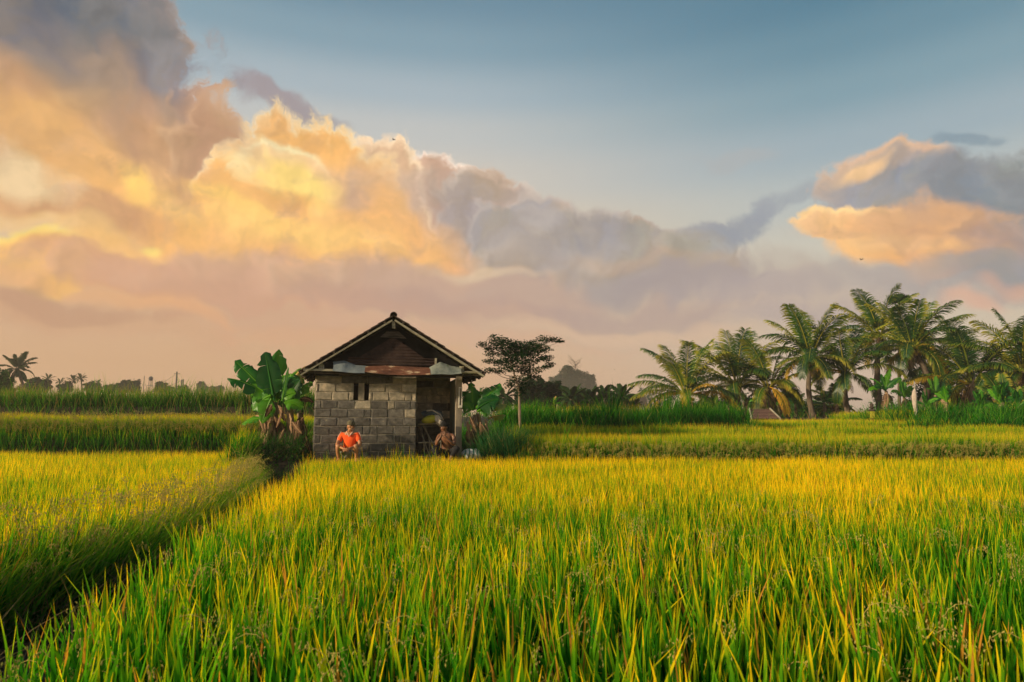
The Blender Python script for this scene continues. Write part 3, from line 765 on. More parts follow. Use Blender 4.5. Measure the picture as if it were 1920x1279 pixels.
# mortar slab in pieces around the two slits
def slab(b, u0, u1, v0, v1, w0, w1, mi=2): b.box(((u0 + u1) / 2, (v0 + v1) / 2, (w0 + w1) / 2 - HZ), (u1 - u0, v1 - v0, w1 - w0), mi=mi)
slab(b, 0, .900, 0, .12, .5, 2.85); slab(b, 1.268, UR, 0, .12, .5, 2.85); slab(b, .900, 1.268, 0, .12, .5, 2.255)
slab(b, .900, 1.268, 0, .12, 2.675, 2.85); slab(b, 1.012, 1.155, -.012, .12, 2.255, 2.675, mi=1)
block_rows(b, .0, UR, 0, 'u', holes=[(.900, 1.268, 2.255 - HZ, 2.675 - HZ)], seed=1)
b.build('front_wall', [m_block, m_block_up, m_mortar], hutE)
b = MB(); slab(b, UR, UW - .125, 1.35, 1.47, .5, 2.95); block_rows(b, UR, UW - .125, 1.35, 'u', seed=9); b.build('porch_back_wall', [m_block, m_block_up, m_mortar], hutE)
b = MB(); slab(b, UR - .12, UR - .002, .122, 1.348, .5, 2.95)
b.build('room_side_wall', [m_block, m_block_up, m_mortar], hutE)
b = MB(); slab(b, .002, .12, .122, 2.7, .5, 2.85); slab(b, .122, UW - .126, 2.58, 2.7, .5, 2.9)
block_rows(b, .0, 2.7, .002, 'v', seed=4); b.build('rear_wall', [m_block, m_block_up, m_mortar], hutE)
b = MB(); slab(b, UW - .124, UW - .004, .16, 2.7, .5, 2.84, mi=0); b.build('porch_side_wall', m_render, hutE)
b = MB(); b.box((UW - .065, .075, 1.72 - HZ), (.15, .165, 2.32), jit=.004, rng=rg); b.build('post', m_post, hutE)
b = MB(); b.box((1.20, 1.3, 2.80 - HZ), (2.20, 2.4, .03)); b.build('added_dark_ceiling', m_black, hutE)  # added near-black so that the room looks dark through the slits
# floor slab of the hut
b = MB(); b.box((1.78, 1.3, .60 - HZ), (3.7, 2.7, .42)); b.build('floor', m_mortar, hutE)
# roof
V0, V1 = -.38, 3.05
AP = (1.808, 4.32); EL_ = (-.36, 2.905); ER_ = (4.10, 2.935)
def slope(side, s, drop=0.0):      # s 0 at ridge, 1 at eave
    e = EL_ if side < 0 else ER_
    return AP[0] + (e[0] - AP[0]) * s, AP[1] + (e[1] - AP[1]) * s - drop - HZ
for side in (-1, 1):
    b = MB(); ncs = 13; rr = np.random.default_rng(side + 8)
    for k in range(ncs):           # overlapping courses of wavy tiles
        s0, s1 = k / ncs, min((k + 1.25) / ncs, 1.0 + .02 * rr.random())
        vv = np.linspace(V0 + rr.uniform(-.02, .02), V1, 86)
        wave = .012 * np.abs(np.sin(vv * math.pi / .21)) + rr.normal(0, .002, len(vv))
        tw = rr.uniform(-.004, .008)
        P = []
        for (s_, lift) in ((s0, .012), (s1, .030 + tw), (s1, .008 + tw), (s0, -.010)):
            u_, w_ = slope(side, s_)
            P.append(np.stack([np.full_like(vv, u_), vv, w_ + lift + (wave if lift > .011 else wave * .6)], 1))
        P.append(P[0])
        b.grid(np.stack(P), r=rr.random())
        for e in (0, -1):
            q = np.stack([P[i][e] for i in range(4)]); b.add(q, np.array([[0, 1, 2, 3]]), 0, rr.random())
    b.build('roof_slope', m_tile, hutE)
    # barge board and eave batten
    b = MB(); u0, w0 = slope(side, .012, .098); u1, w1 = slope(side, .985, .098)
    b.bar((u0, V0 + .045, w0), (u1, V0 + .045, w1), .14, .035, jit=.004, rng=rg)
    b.build('barge_board', m_wood, hutE)
    b = MB()
    for s_ in (.10, .28, .46, .64, .82, .985):
        u_, w_ = slope(side, s_, .035); b.bar((u_, V0 - .0, w_), (u_, V1, w_), .05, .05)
    b.build('purlin', m_wood_d, hutE)
    b = MB()
    for v in (.35, 1.0, 1.7, 2.4):
        b.bar((slope(side, .0, .1)[0], v, slope(side, .0, .1)[1]), (slope(side, .99, .1)[0], v, slope(side, .99, .1)[1]), .05, .08, up=(0, 1, 0))
    b.build('rafter', m_wood_d, hutE)
b = MB(); rr = np.random.default_rng(3)
for k in range(13):
    a = V0 - .04 + k * .27
    th = np.linspace(0, math.pi, 8); R0 = .078
    P = np.stack([np.stack([AP[0] + np.cos(th) * (R0 + dr), np.full(8, v_), AP[1] - HZ + .005 + np.sin(th) * (R0 + dr) * .95], 1) for v_, dr in ((a, .010), (a + .285, 0), (a + .285, -.015), (a, -.008), (a, .010))])
    b.grid(P, r=rr.random())
b.build('ridge_cap', m_tile, hutE, smooth=False)
# timber across the front, stubs, king post
b = MB(); b.bar((-.27, V0 + .06, 2.952 - HZ), (4.02, V0 + .06, 2.962 - HZ), .05, .05, jit=.005, rng=rg); b.build('tie_beam', m_wood, hutE)
b = MB(); b.bar((-.30, V0 + .10, 2.885 - HZ), (4.0, V0 + .10, 2.888 - HZ), .035, .03, jit=.005, rng=rg)
b.bar((.55, V0 + .16, 2.86 - HZ), (3.2, V0 + .16, 2.875 - HZ), .04, .03, jit=.006, rng=rg); b.build('lower_batten', m_wood_d, hutE)
b = MB(); b.box((AP[0] + .005, V0 + .06, 4.10 - HZ), (.075, .06, .17), jit=.005, rng=rg); b.build('king_post', m_wood, hutE)
b = MB(); b.box((.125, V0 + .12, 3.045 - HZ), (.08, .05, .15), jit=.005, rng=rg); b.box((.185, V0 + .14, 3.02 - HZ), (.03, .03, .15), jit=.003, rng=rg); b.build('strut', m_wood, hutE)
b = MB(); b.box((3.50, V0 + .12, 3.03 - HZ), (.06, .05, .17), jit=.005, rng=rg); b.box((3.56, V0 + .14, 3.0 - HZ), (.035, .03, .24), jit=.003, rng=rg); b.build('strut', m_wood, hutE)
b = MB(); b.box((2.87, -.20, 3.21 - HZ), (.05, .04, .20), jit=.004, rng=rg); b.build('strut', m_wood, hutE)
# gable panel: ribbed boards, top follows the roof
b = MB(); nx, nz = 60, 25
us = np.linspace(.75, 2.86, nx); P = np.zeros((nx, nz, 3))
for i, u_ in enumerate(us):
    top = AP[1] - abs(u_ - AP[0]) * .655 - .50
    top = min(top, 3.80); z_ = np.linspace(3.10, max(top, 3.3), nz)
    P[i, :, 0] = u_; P[i, :, 1] = -.20 + .010 * np.sin(z_ * 2 * math.pi / .075) + .012 * math.sin(u_ * 5); P[i, :, 2] = z_ - HZ
b.grid(P); P2 = P.copy(); P2[:, :, 1] += .012; b.grid(P2[::-1])
b.build('gable_panel', m_panel, hutE, smooth=True)
b = MB(); z_ = 3.80 - HZ
b.add([[1.50, -.22, z_], [2.14, -.22, z_ - .02], [1.95, -.21, z_ + .15], [1.66, -.21, z_ + .15], [1.50, -.20, z_], [2.14, -.20, z_ - .02], [1.95, -.19, z_ + .15], [1.66, -.19, z_ + .15]],
      [(0, 1, 2, 3), (7, 6, 5, 4), (0, 4, 5, 1), (1, 5, 6, 2), (2, 6, 7, 3), (3, 7, 4, 0)]); b.build('gable_vent_board', m_wood_d, hutE)
# backing panel of the loft, its shade put in as near-black colour
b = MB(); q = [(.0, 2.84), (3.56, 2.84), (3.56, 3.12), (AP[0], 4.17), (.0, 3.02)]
b.add([[u, .03, w - HZ] for u, w in q] + [[u, .09, w - HZ] for u, w in q], [(0, 1, 2, 3, 4), (9, 8, 7, 6, 5), (0, 5, 6, 1), (1, 6, 7, 2), (2, 7, 8, 3), (3, 8, 9, 4), (4, 9, 5, 0)]); b.build('loft_shade_panel', m_black, hutE)
# metal sheets hung over the beam
def sheet(nm, lab, u0, u1, wt, wb, mt, seed, vt=-.245, vb=-.47, rag=.012):
    rr = np.random.default_rng(seed); nx, nz = 26, 7; P = np.zeros((nx, nz, 3))
    uu = np.linspace(u0, u1, nx); et = np.interp(np.linspace(0, 1, nx), np.linspace(0, 1, len(wt)), wt); eb = np.interp(np.linspace(0, 1, nx), np.linspace(0, 1, len(wb)), wb) + rr.normal(0, rag, nx).cumsum() * .12
    for i in range(nx):
        f = np.linspace(0, 1, nz)
        P[i, :, 0] = uu[i] + .02 * np.sin(f * 3 + i * .1); P[i, :, 1] = vt + (vb - vt) * f ** .8 + .010 * math.sin(i * .55 + seed) * f; P[i, :, 2] = et[i] + (eb[i] - et[i]) * f - HZ
    b = MB(); b.grid(P); P2 = P.copy(); P2[:, :, 1] += .006; b.grid(P2[::-1]); o = b.build(nm, mt, hutE, smooth=True); o['label'] = lab
sheet('metal_sheet', 'blue grey metal sheet', .40, 1.17, (3.17, 3.20, 3.10, 3.085), (2.93, 2.905, 2.885, 2.89), m_tin, 1)
sheet('metal_sheet', 'rusty metal sheet with pale edges', 1.14, 2.74, (3.075, 3.10, 3.085, 3.07), (2.92, 2.86, 2.855, 2.875), m_rust, 2, vb=-.49)
sheet('metal_sheet', 'mossy grey metal sheet', 2.70, 3.50, (3.07, 3.22, 3.12, 3.09), (2.875, 2.90, 2.89, 2.92), m_tin_g, 3, vb=-.475)
# ragged thatch bits under the right eave
b = MB(); rr = np.random.default_rng(4)
for k in range(60):
    v = rr.uniform(V0, V1); s_ = rr.uniform(.93, 1.0); side = 1 if rr.random() < .7 else -1; u_, w_ = slope(side, s_, .03)
    b.box((u_, v, w_ - .02), (.06, rr.uniform(.04, .16), rr.uniform(.02, .07)), jit=.012, rng=rr)
o = b.build('eave_fringe', m_wood_d, hutE); o['kind'] = 'stuff'
# white frame on the post
b = MB(); cu, cv = UW - .035, -.02
for (du, dw, su, sw) in ((-.034, 0, .022, .44), (.034, 0, .022, .44), (0, .23, .09, .035), (0, -.24, .09, .06)): b.box((cu + du, cv, 2.36 + dw - HZ), (su, .03, sw), jit=.002, rng=rg)
f_ = b.build('plastic_frame', m_white); f_.parent = None; f_.matrix_world = Matrix.Translation(HO) @ Matrix.Rotation(HUT_A, 4, 'Z'); tag(f_, 'narrow white frame fixed high on the porch post', 'frame')

# ------------------------------------------------------------------ things in the porch
m_bamboo = surf('grey bamboo', (.16, .14, .11), (.32, .28, .21), scale=10, stretch=(1, 1, .3))
m_tarp = surf('dark blue tarpaulin', (.018, .03, .05), (.05, .075, .10), scale=7, rough=.45, c3=(.20, .24, .28), c3_t=.66, spec=.5)
m_yel = surf('yellow sacking', (.26, .25, .02), (.40, .36, .04), scale=6, rough=.6)
m_cloth = surf('dirty white cloth', (.28, .24, .21), (.48, .43, .38), scale=14)
def hutthing(name, label, cat, u, v, w): return thing(name, label, cat, tuple(hut(u, v, w)), HUT_A)
t_ = hutthing('bamboo_rack', 'weathered bamboo rack leaning in the dark porch corner', 'rack', 2.52, .25, HZ)
b = MB()
for (x0, x1, zt) in ((.02, .30, .84), (.18, .42, .80), (.06, .58, .95)): b.tube([(x1, -.12, 0.0), ((x0 + x1) / 2, .06, zt * .5), (x0, .2, zt)], .014, seg=6)
b.build('leaning_pole', m_bamboo, t_)
b = MB()
for x_ in (.12, .26, .40, .54): b.tube([(x_ + .03, -.08, .0), (x_, -.10, .48)], .013, seg=6)
b.build('upright', m_bamboo, t_)
for z_ in (.42, .44 - .36, .88):
    b = MB(); b.tube([(-.02, -.11 if z_ < .6 else .05, z_), (.68, -.11 if z_ < .6 else .05, z_ + .02)], .016, seg=6); b.build('rail', m_bamboo, t_)
rr = np.random.default_rng(8)
t2_ = hutthing('tarpaulin_bundle', 'crumpled dark blue tarpaulin heaped on top of the rack', 'tarpaulin', 2.86, .45, 1.86)
b = MB(); b.ball((0, 0, .08), (.26, .16, .10), 18, 11, lump=.10, rng=rr); b.ball((.12, -.04, .02), (.16, .12, .09), 14, 9, lump=.12, rng=rr)
b.build('folded_sheet', m_tarp, t2_, smooth=False)
b = MB(); b.tube([(-.15, -.1, .16), (0, -.14, .17), (.2, -.13, .06), (.28, -.1, -.08)], .018, seg=6, lump=.2, rng=rr); b.build('rope', m_cloth, t2_)
b = MB(); b.ball((0, 0, 0), (.21, .13, .10), 16, 10, lump=.05, rng=rr); o = b.build('yellow_sack', m_yel); o.location = hut(2.80, .30, 1.80); o.rotation_euler = (0, R(-8), HUT_A); tag(o, 'bright yellow sack lying on the rack below the blue tarpaulin', 'sack')
b = MB(); b.ball((0, 0, 0), (.20, .08, .07), 14, 9, lump=.12, rng=rr); b.ball((-.14, .02, .07), (.10, .07, .06), 10, 8, lump=.12, rng=rr); o = b.build('white_cloth', m_cloth); o.location = hut(3.06, .22, 1.70); o.rotation_euler = (0, R(38), HUT_A); tag(o, 'dirty white cloth hanging off the right end of the rack', 'cloth')
# platform that carries the bundle
t3_ = hutthing('wooden_shelf', 'dark plank shelf on legs at the back of the porch', 'shelf', 2.56, .28, HZ)
b = MB(); b.box((.32, .22, .885), (.66, .36, .03)); b.build('board', m_wood_d, t3_)
for x_ in (.03, .62):
    for y_ in (.08, .36):
        b = MB(); b.box((x_, y_, .43), (.04, .04, .86)); b.build('leg', m_wood_d, t3_)
# woven sack beside the hut
def sack_mat():
    m, t = mat('woven sack'); k = t.links.new
    out = nn_(t, 'ShaderNodeOutputMaterial'); p = nn_(t, 'ShaderNodeBsdfPrincipled'); p.inputs['Roughness'].default_value = .55
    co = nn_(t, 'ShaderNodeTexCoord'); w = nn_(t, 'ShaderNodeTexWave'); w.bands_direction = 'X'; w.inputs['Scale'].default_value = 3.2; w.inputs['Distortion'].default_value = 2.2; w.inputs['Detail'].default_value = 2
    k(co.outputs['Object'], w.inputs['Vector']); r = nn_(t, 'ShaderNodeValToRGB'); k(w.outputs[0], r.inputs[0])
    r.color_ramp.elements[0].position = .62; r.color_ramp.elements[0].color = (.52, .53, .55, 1); r.color_ramp.elements[1].position = .74; r.color_ramp.elements[1].color = (.05, .16, .15, 1)
    k(r.outputs[0], p.inputs['Base Color']); k(p.outputs[0], out.inputs[0]); return m
b = MB(); b.ball((0, 0, 0), (.32, .24, .15), 26, 15, lump=.03, rng=rr); b.ball((.28, 0, -.03), (.14, .12, .07), 12, 8, lump=.12, rng=rr)
o = b.build('woven_sack', sack_mat(), smooth=True); o.location = hut(3.86, -.15, .93); o.rotation_euler = (0, R(6), HUT_A); tag(o, 'white woven sack with green stripes lying beside the hut', 'sack')

# ------------------------------------------------------------------ people
def skin_mesh(J, E, root_name, sub=2):
    """one continuous surface grown round connected joints: J name -> (x, y, z, rx[, ry])"""
    names = list(J); me = bpy.data.meshes.new('skin')
    me.from_pydata([J[n][:3] for n in names], [(names.index(a), names.index(c)) for a, c in E], [])
    o = bpy.data.objects.new('skin', me); COL.objects.link(o)
    o.modifiers.new('s', 'SKIN').use_smooth_shade = True
    for i, n in enumerate(names):
        v = me.skin_vertices[0].data[i]; j = J[n]; v.radius = (j[3], j[4] if len(j) > 4 else j[3]); v.use_root = (n == root_name)
    m = o.modifiers.new('u', 'SUBSURF'); m.levels = sub; m.render_levels = sub
    dg = bpy.context.evaluated_depsgraph_get(); ev = o.evaluated_get(dg); r = bpy.data.meshes.new_from_object(ev)
    bpy.data.objects.remove(o, do_unlink=True); bpy.data.meshes.remove(me)
    return r
def put(me, name, m, parent):
    o = bpy.data.objects.new(name, me); COL.objects.link(o); o.parent = parent
    me.materials.clear(); me.materials.append(m)
    for p in me.polygons: p.use_smooth = True
    return o
def chain(*ns): return list(zip(ns[:-1], ns[1:]))
def hand(J, E, tag_, wrist, d, n, palm_side, curl=.7):
    """palm, four unequal bent fingers and a thumb; d along the hand, n out of the back of it"""
    w = Vector(wrist); d = Vector(d).normalized(); n = Vector(n).normalized(); s = d.cross(n).normalized() * palm_side
    p = w + d * .05; J[tag_ + 'palm'] = (*p, .030, .017); E.append((tag_ + 'wrist', tag_ + 'palm'))
    for i, (off, L_) in enumerate(((-.030, .068), (-.010, .078), (.010, .072), (.030, .055))):
        a = w + d * .092 + s * off; m_ = a + (d * .85 - n * .3 * curl).normalized() * L_ * .5; t_ = m_ + (d * .4 - n * .9 * curl).normalized() * L_ * .5
        J[f'{tag_}f{i}a'] = (*a, .0095); J[f'{tag_}f{i}b'] = (*m_, .0088); J[f'{tag_}f{i}c'] = (*t_, .0075)
        E.append((tag_ + 'palm', f'{tag_}f{i}a')); E += chain(f'{tag_}f{i}a', f'{tag_}f{i}b', f'{tag_}f{i}c')
    a = w + d * .035 - s * .036; t_ = a + (d * .7 - s * .6 - n * .2).normalized() * .05
    J[tag_ + 'ta'] = (*a, .012); J[tag_ + 'tb'] = (*t_, .009); E += [(tag_ + 'wrist', tag_ + 'ta'), (tag_ + 'ta', tag_ + 'tb')]
def head_parts(J, E, c, f, up):
    """skull, jaw, nose and ears grown on the neck; c skull centre, f the way the face looks"""
    c = Vector(c); f = Vector(f).normalized(); up = Vector(up).normalized(); s = f.cross(up).normalized()
    q = c - up * .075 + f * .018; J['jaw'] = (*q, .060, .056)
    q = c - up * .015; J['skull'] = (*q, .082, .088)
    q = c + up * .055 - f * .008; J['crown'] = (*q, .068, .074)
    E += [('neck', 'jaw'), ('jaw', 'skull'), ('skull', 'crown')]
    q = c - up * .030 + f * .098; J['nose'] = (*q, .013); E.append(('skull', 'nose'))
    q = c - up * .098 + f * .062; J['chin'] = (*q, .024); E.append(('jaw', 'chin'))
    for sg in (-1, 1):
        q = c - up * .022 + s * sg * .088 - f * .012; J[f'ear{sg}'] = (*q, .013, .02); E.append(('skull', f'ear{sg}'))
    return c, f, up, s
def face(root, hd, teeth=True):
    c, f, up, s = hd
    for sg in (-1, 1):
        b = MB(); b.ball(c + f * .078 + s * sg * .030 + up * .004, (.011, .011, .007), 8, 6); b.build('eye', m_black, root)
        b = MB(); b.bar(c + f * .084 + s * sg * .016 + up * .022, c + f * .074 + s * sg * .048 + up * .020, .012, .006); b.build('eyebrow', m_black, root)
    b = MB(); b.ball(c + f * .071 - up * .071, (.020, .012, .006 if teeth else .004), 10, 6, rot=Matrix((s, f, up)).transposed().to_4x4()); b.build('mouth', m_white if teeth else m_lip, root)
def skin_mat(name, a, b_):
    m, t = mat(name); o_ = nn_(t, 'ShaderNodeOutputMaterial'); p = nn_(t, 'ShaderNodeBsdfPrincipled'); n = nn_(t, 'ShaderNodeTexNoise'); n.inputs['Scale'].default_value = 9
    r = nn_(t, 'ShaderNodeValToRGB'); r.color_ramp.elements[0].color = c4(a); r.color_ramp.elements[1].color = c4(b_); r.color_ramp.elements[0].position = .3; r.color_ramp.elements[1].position = .7
    co = nn_(t, 'ShaderNodeTexCoord'); t.links.new(co.outputs['Object'], n.inputs[0]); t.links.new(n.outputs[0], r.inputs[0]); t.links.new(r.outputs[0], p.inputs['Base Color'])
    p.inputs['Roughness'].default_value = .5; p.inputs['Subsurface Weight'].default_value = .06; p.inputs['Subsurface Scale'].default_value = .02; t.links.new(p.outputs[0], o_.inputs[0]); return m
m_skin1 = skin_mat('sunburnt skin', (.30, .125, .055), (.42, .19, .085)); m_skin2 = skin_mat('brown skin', (.12, .05, .026), (.20, .085, .042))
m_shirt = surf('orange cotton', (.80, .075, .015), (.92, .12, .02), scale=7, rough=.8, bump=.25, bscale=22)
m_trim = surf('pale piping', (.75, .45, .36), (.82, .55, .46)); m_shorts = surf('khaki cotton', (.16, .15, .115), (.24, .225, .17), scale=10, bump=.3)
m_cap = surf('olive knit', (.075, .065, .042), (.13, .115, .075), scale=20, bump=.5, bscale=90); m_trou = surf('black cotton', (.010, .010, .012), (.024, .023, .026), scale=8, bump=.4, bscale=20); m_lip = surf('lip', (.2, .07, .05))

# --- man in orange, squatting with his back near the wall
pp = hut(.842, -.34, .80); man = thing('person', 'man in an orange polo shirt and olive cap squatting by the block wall', 'person', tuple(pp), R(2))
J = {'pelvis': (0, .13, .20, .125, .11), 'waist': (0, .10, .34, .115, .10), 'chest': (0, .045, .52, .145, .110), 'collar': (0, .03, .645, .085, .07), 'neck': (.005, .015, .715, .048)}
E = chain('pelvis', 'waist', 'chest', 'collar', 'neck')
for sg, n_ in ((-1, 'l'), (1, 'r')):
    J[n_ + 'sh'] = (sg * .175, .035, .635, .062); J[n_ + 'up'] = (sg * .235, -.02, .51, .052); J[n_ + 'el'] = (sg * .272, -.12, .390, .042)
    J[n_ + 'fo'] = (sg * .175, -.25, .345, .034); J[n_ + 'wrist'] = (sg * .065, -.365, .325, .024)
    E += chain('collar', n_ + 'sh', n_ + 'up', n_ + 'el', n_ + 'fo', n_ + 'wrist')
    J[n_ + 'hip'] = (sg * .105, .07, .205, .088); J[n_ + 'th'] = (sg * .17, -.12, .31, .078); J[n_ + 'kn'] = (sg * .215, -.295, .395, .056)
    J[n_ + 'ca'] = (sg * .215, -.225, .22, .050); J[n_ + 'an'] = (sg * .205, -.17, .065, .032); J[n_ + 'ft'] = (sg * .22, -.25, .032, .034, .022); J[n_ + 'toe'] = (sg * .235, -.345, .022, .032, .014)
    E += chain('pelvis', n_ + 'hip', n_ + 'th', n_ + 'kn', n_ + 'ca', n_ + 'an', n_ + 'ft', n_ + 'toe')
    hand(J, E, n_, J[n_ + 'wrist'][:3], (-sg * .75, -.45, -.25), (sg * .3, -.6, .7), sg, .9)
hd = head_parts(J, E, (.028, -.010, .838), (.60, -.78, -.10), (.04, -.05, 1))
put(skin_mesh(J, E, 'pelvis'), 'body', m_skin1, man); face(man, hd)
# polo shirt, collar, piping, shorts, cap
S_ = {'a': (0, .125, .23, .150, .135), 'b': (0, .09, .36, .160, .140), 'c': (0, .045, .52, .178, .138), 'd': (0, .03, .632, .112, .092)}
e = chain('a', 'b', 'c', 'd')
for sg, n_ in ((-1, 'l'), (1, 'r')):
    S_[n_ + '1'] = (sg * .165, .035, .628, .074); S_[n_ + '2'] = (sg * .222, -.015, .525, .070); S_[n_ + '3'] = (sg * .240, -.052, .470, .066); e += [('d', n_ + '1'), (n_ + '1', n_ + '2'), (n_ + '2', n_ + '3')]
put(skin_mesh(S_, e, 'a'), 'polo_shirt', m_shirt, man)
b = MB()
for sg in (-1, 1):
    b.bar((sg * .075, -.01, .715), (0.005, -.094, .590), .022, .010, up=(0, 0, 1))
    b.bar((sg * .075, -.01, .712), (sg * .07, .07, .71), .022, .010)
b.build('collar', m_trim, man)
for sg in (-1, 1):
    b = MB(); b.tube([(sg * .205, .02, .70), (sg * .262, -.01, .60), (sg * .292, -.05, .475)], .006, seg=6); b.build('sleeve_piping', m_trim, man)
b = MB(); b.add([(-.028, -.098, .690), (.040, -.098, .690), (.006, -.104, .56)], [(0, 1, 2)]); b.build('open_neck', m_skin1, man)
S_ = {'p': (0, .11, .19, .145, .13)}; e = []
for sg, n_ in ((-1, 'l'), (1, 'r')):
    S_[n_ + '1'] = (sg * .105, .06, .195, .108); S_[n_ + '2'] = (sg * .155, -.09, .27, .100); S_[n_ + '3'] = (sg * .165, -.14, .29, .094); e += [('p', n_ + '1'), (n_ + '1', n_ + '2'), (n_ + '2', n_ + '3')]
S_['f'] = (0, -.10, .16, .115, .085); e.append(('p', 'f'))
put(skin_mesh(S_, e, 'p'), 'shorts', m_shorts, man)
c, f, up, s = hd
b = MB(); b.ball(c + up * .058 - f * .012, (.100, .106, .078), 16, 10, lump=.012, rng=np.random.default_rng(2)); b.ball(c + up * .030 - f * .006, (.101, .108, .026), 16, 8); b.build('cap', m_cap, man, smooth=True)

# --- bare-chested man, seated with raised hands
pp = hut(3.155, -.12, .80); man2 = thing('person', 'bare chested man in dark cap sitting at the porch post, hands at his mouth', 'person', tuple(pp), R(0))
J = {'pelvis': (.02, .14, .17, .13, .11), 'waist': (.02, .10, .31, .120, .10), 'chest': (.01, .04, .49, .145, .11), 'collar': (0, .01, .615, .085, .07), 'neck': (-.02, -.015, .685, .050)}
E = chain('pelvis', 'waist', 'chest', 'collar', 'neck')
for sg, n_ in ((-1, 'l'), (1, 'r')):
    J[n_ + 'sh'] = (sg * .175 + .01, .015, .600, .060); J[n_ + 'up'] = (sg * .215 + .01, -.06, .48, .050); J[n_ + 'el'] = (sg * .215 + .0, -.16, .375, .041)
    J[n_ + 'fo'] = (sg * .135 - .03, -.25, .48, .036); J[n_ + 'wrist'] = (sg * .055 - .045, -.26, .575, .025)
    E += chain('collar', n_ + 'sh', n_ + 'up', n_ + 'el', n_ + 'fo', n_ + 'wrist')
    hand(J, E, n_, J[n_ + 'wrist'][:3], (-sg * .35, .05, .9), (0, -.9, .1), sg, .9)
    J[n_ + 'hip'] = (sg * .11 + .02, .06, .16, .09); J[n_ + 'th'] = (sg * .22 + .02, -.12, .25, .082); J[n_ + 'kn'] = (sg * .30 + .02, -.27, .31, .06)
    J[n_ + 'ca'] = (sg * .21 + .02, -.34, .18, .052); J[n_ + 'an'] = (sg * .13 + .02, -.36, .06, .034); J[n_ + 'ft'] = (sg * .15 + .02, -.44, .032, .034, .022); J[n_ + 'toe'] = (sg * .17 + .02, -.52, .024, .03, .014)
    E += chain('pelvis', n_ + 'hip', n_ + 'th', n_ + 'kn', n_ + 'ca', n_ + 'an', n_ + 'ft', n_ + 'toe')
hd = head_parts(J, E, (-.045, -.045, .810), (-.72, -.68, -.22), (-.08, -.10, 1))
put(skin_mesh(J, E, 'pelvis'), 'body', m_skin2, man2); face(man2, hd, False)
S_ = {'p': (.02, .13, .155, .150, .13), 'w': (.02, .12, .25, .138, .122)}; e = [('p', 'w')]
for sg, n_ in ((-1, 'l'), (1, 'r')):
    S_[n_ + '1'] = (sg * .11 + .02, .05, .16, .108); S_[n_ + '2'] = (sg * .22 + .02, -.12, .25, .100); S_[n_ + '3'] = (sg * .295 + .02, -.26, .31, .080); S_[n_ + '4'] = (sg * .21 + .02, -.335, .18, .070); S_[n_ + '5'] = (sg * .145 + .02, -.355, .09, .055)
    e += [('p', n_ + '1')] + chain(n_ + '1', n_ + '2', n_ + '3', n_ + '4', n_ + '5')
put(skin_mesh(S_, e, 'p'), 'trousers', m_trou, man2)
c, f, up, s = hd
b = MB(); b.ball(c + up * .050 - f * .014, (.102, .106, .080), 16, 10, lump=.012, rng=np.random.default_rng(3)); b.ball(c + up * .024 - f * .13 , (.06, .045, .018), 10, 6); b.ball(c + up * .034 - f * .012, (.103, .107, .030), 16, 8); b.build('cap', m_black, man2, smooth=True)

# ------------------------------------------------------------------ palms
def frond_mesh(b, base, azm, e0, droop, L, rng, npair=34, lw=.05, ll=.24, r=0.5, twistv=0.0, hang=.55, bare=.16):
    ns = 14; s_ = np.linspace(0, 1, ns); e = e0 - droop * s_ ** 1.35
    h = np.array([math.cos(azm), math.sin(azm), 0.0])
    st = (np.cos(e)[:, None] * h + np.sin(e)[:, None] * np.array([0, 0, 1.0])) * (L / ns)
    sidew = np.array([-math.sin(azm), math.cos(azm), 0.0])
    st += sidew * (twistv * s_[:, None] * L / ns)
    pts = np.array(base) + np.cumsum(np.vstack([np.zeros(3), st[:-1]]), 0)
    rr_ = r
    b.tube(pts, np.linspace(.045, .008, ns) * (L / 3.5), seg=5, r=rr_, t=.9, cap=False)
    q = np.linspace(bare, .99, npair); P = np.stack([np.interp(q, s_, pts[:, i]) for i in range(3)], 1)
    T = np.stack([np.interp(q, s_, st[:, i]) for i in range(3)], 1); T /= np.linalg.norm(T, axis=1)[:, None]
    V = []; T_ = []; 
    for sg in (-1, 1):
        k = rng.uniform(.85, 1.1, npair)
        prof = (np.sin(np.pi * (0.10 + 0.82 * (q - bare) / (1 - bare))) ** .6)
        l = (ll * L * prof * k)[:, None]
        fwd = .55 + .5 * q[:, None]
        d = T * fwd + sidew * sg + rng.normal(0, .10, (npair, 3)) + np.array([0, 0, .10]); d /= np.linalg.norm(d, axis=1)[:, None]
        d2 = d + np.array([0, 0, -1.0]) * (hang * rng.uniform(.6, 1.4, npair))[:, None]; d2 /= np.linalg.norm(d2, axis=1)[:, None]
        d3 = d2 + np.array([0, 0, -1.0]) * hang * 1.1; d3 /= np.linalg.norm(d3, axis=1)[:, None]
        w = T * (lw / 2)
        a0 = P; a1 = a0 + d * l * .38; a2 = a1 + d2 * l * .34; a3 = a2 + d3 * l * .28
        V.append(np.stack([a0 - w * .6, a0 + w * .6, a1 - w, a1 + w, a2 - w * .8, a2 + w * .8, a3 - w * .08, a3 + w * .08], 1).reshape(-1, 3))
    V = np.concatenate(V); n = npair * 2
    bb = (np.arange(n) * 8)[:, None]
    F = [np.concatenate([bb + 2 * k, bb + 2 * k + 1, bb + 2 * k + 3, bb + 2 * k + 2], 1) for k in range(3)]
    b.add(V, F, np.tile([0.1, 0.1, .35, .35, .6, .6, .85, .85], n) + np.repeat(np.tile(q * .15, 2), 8), rr_)
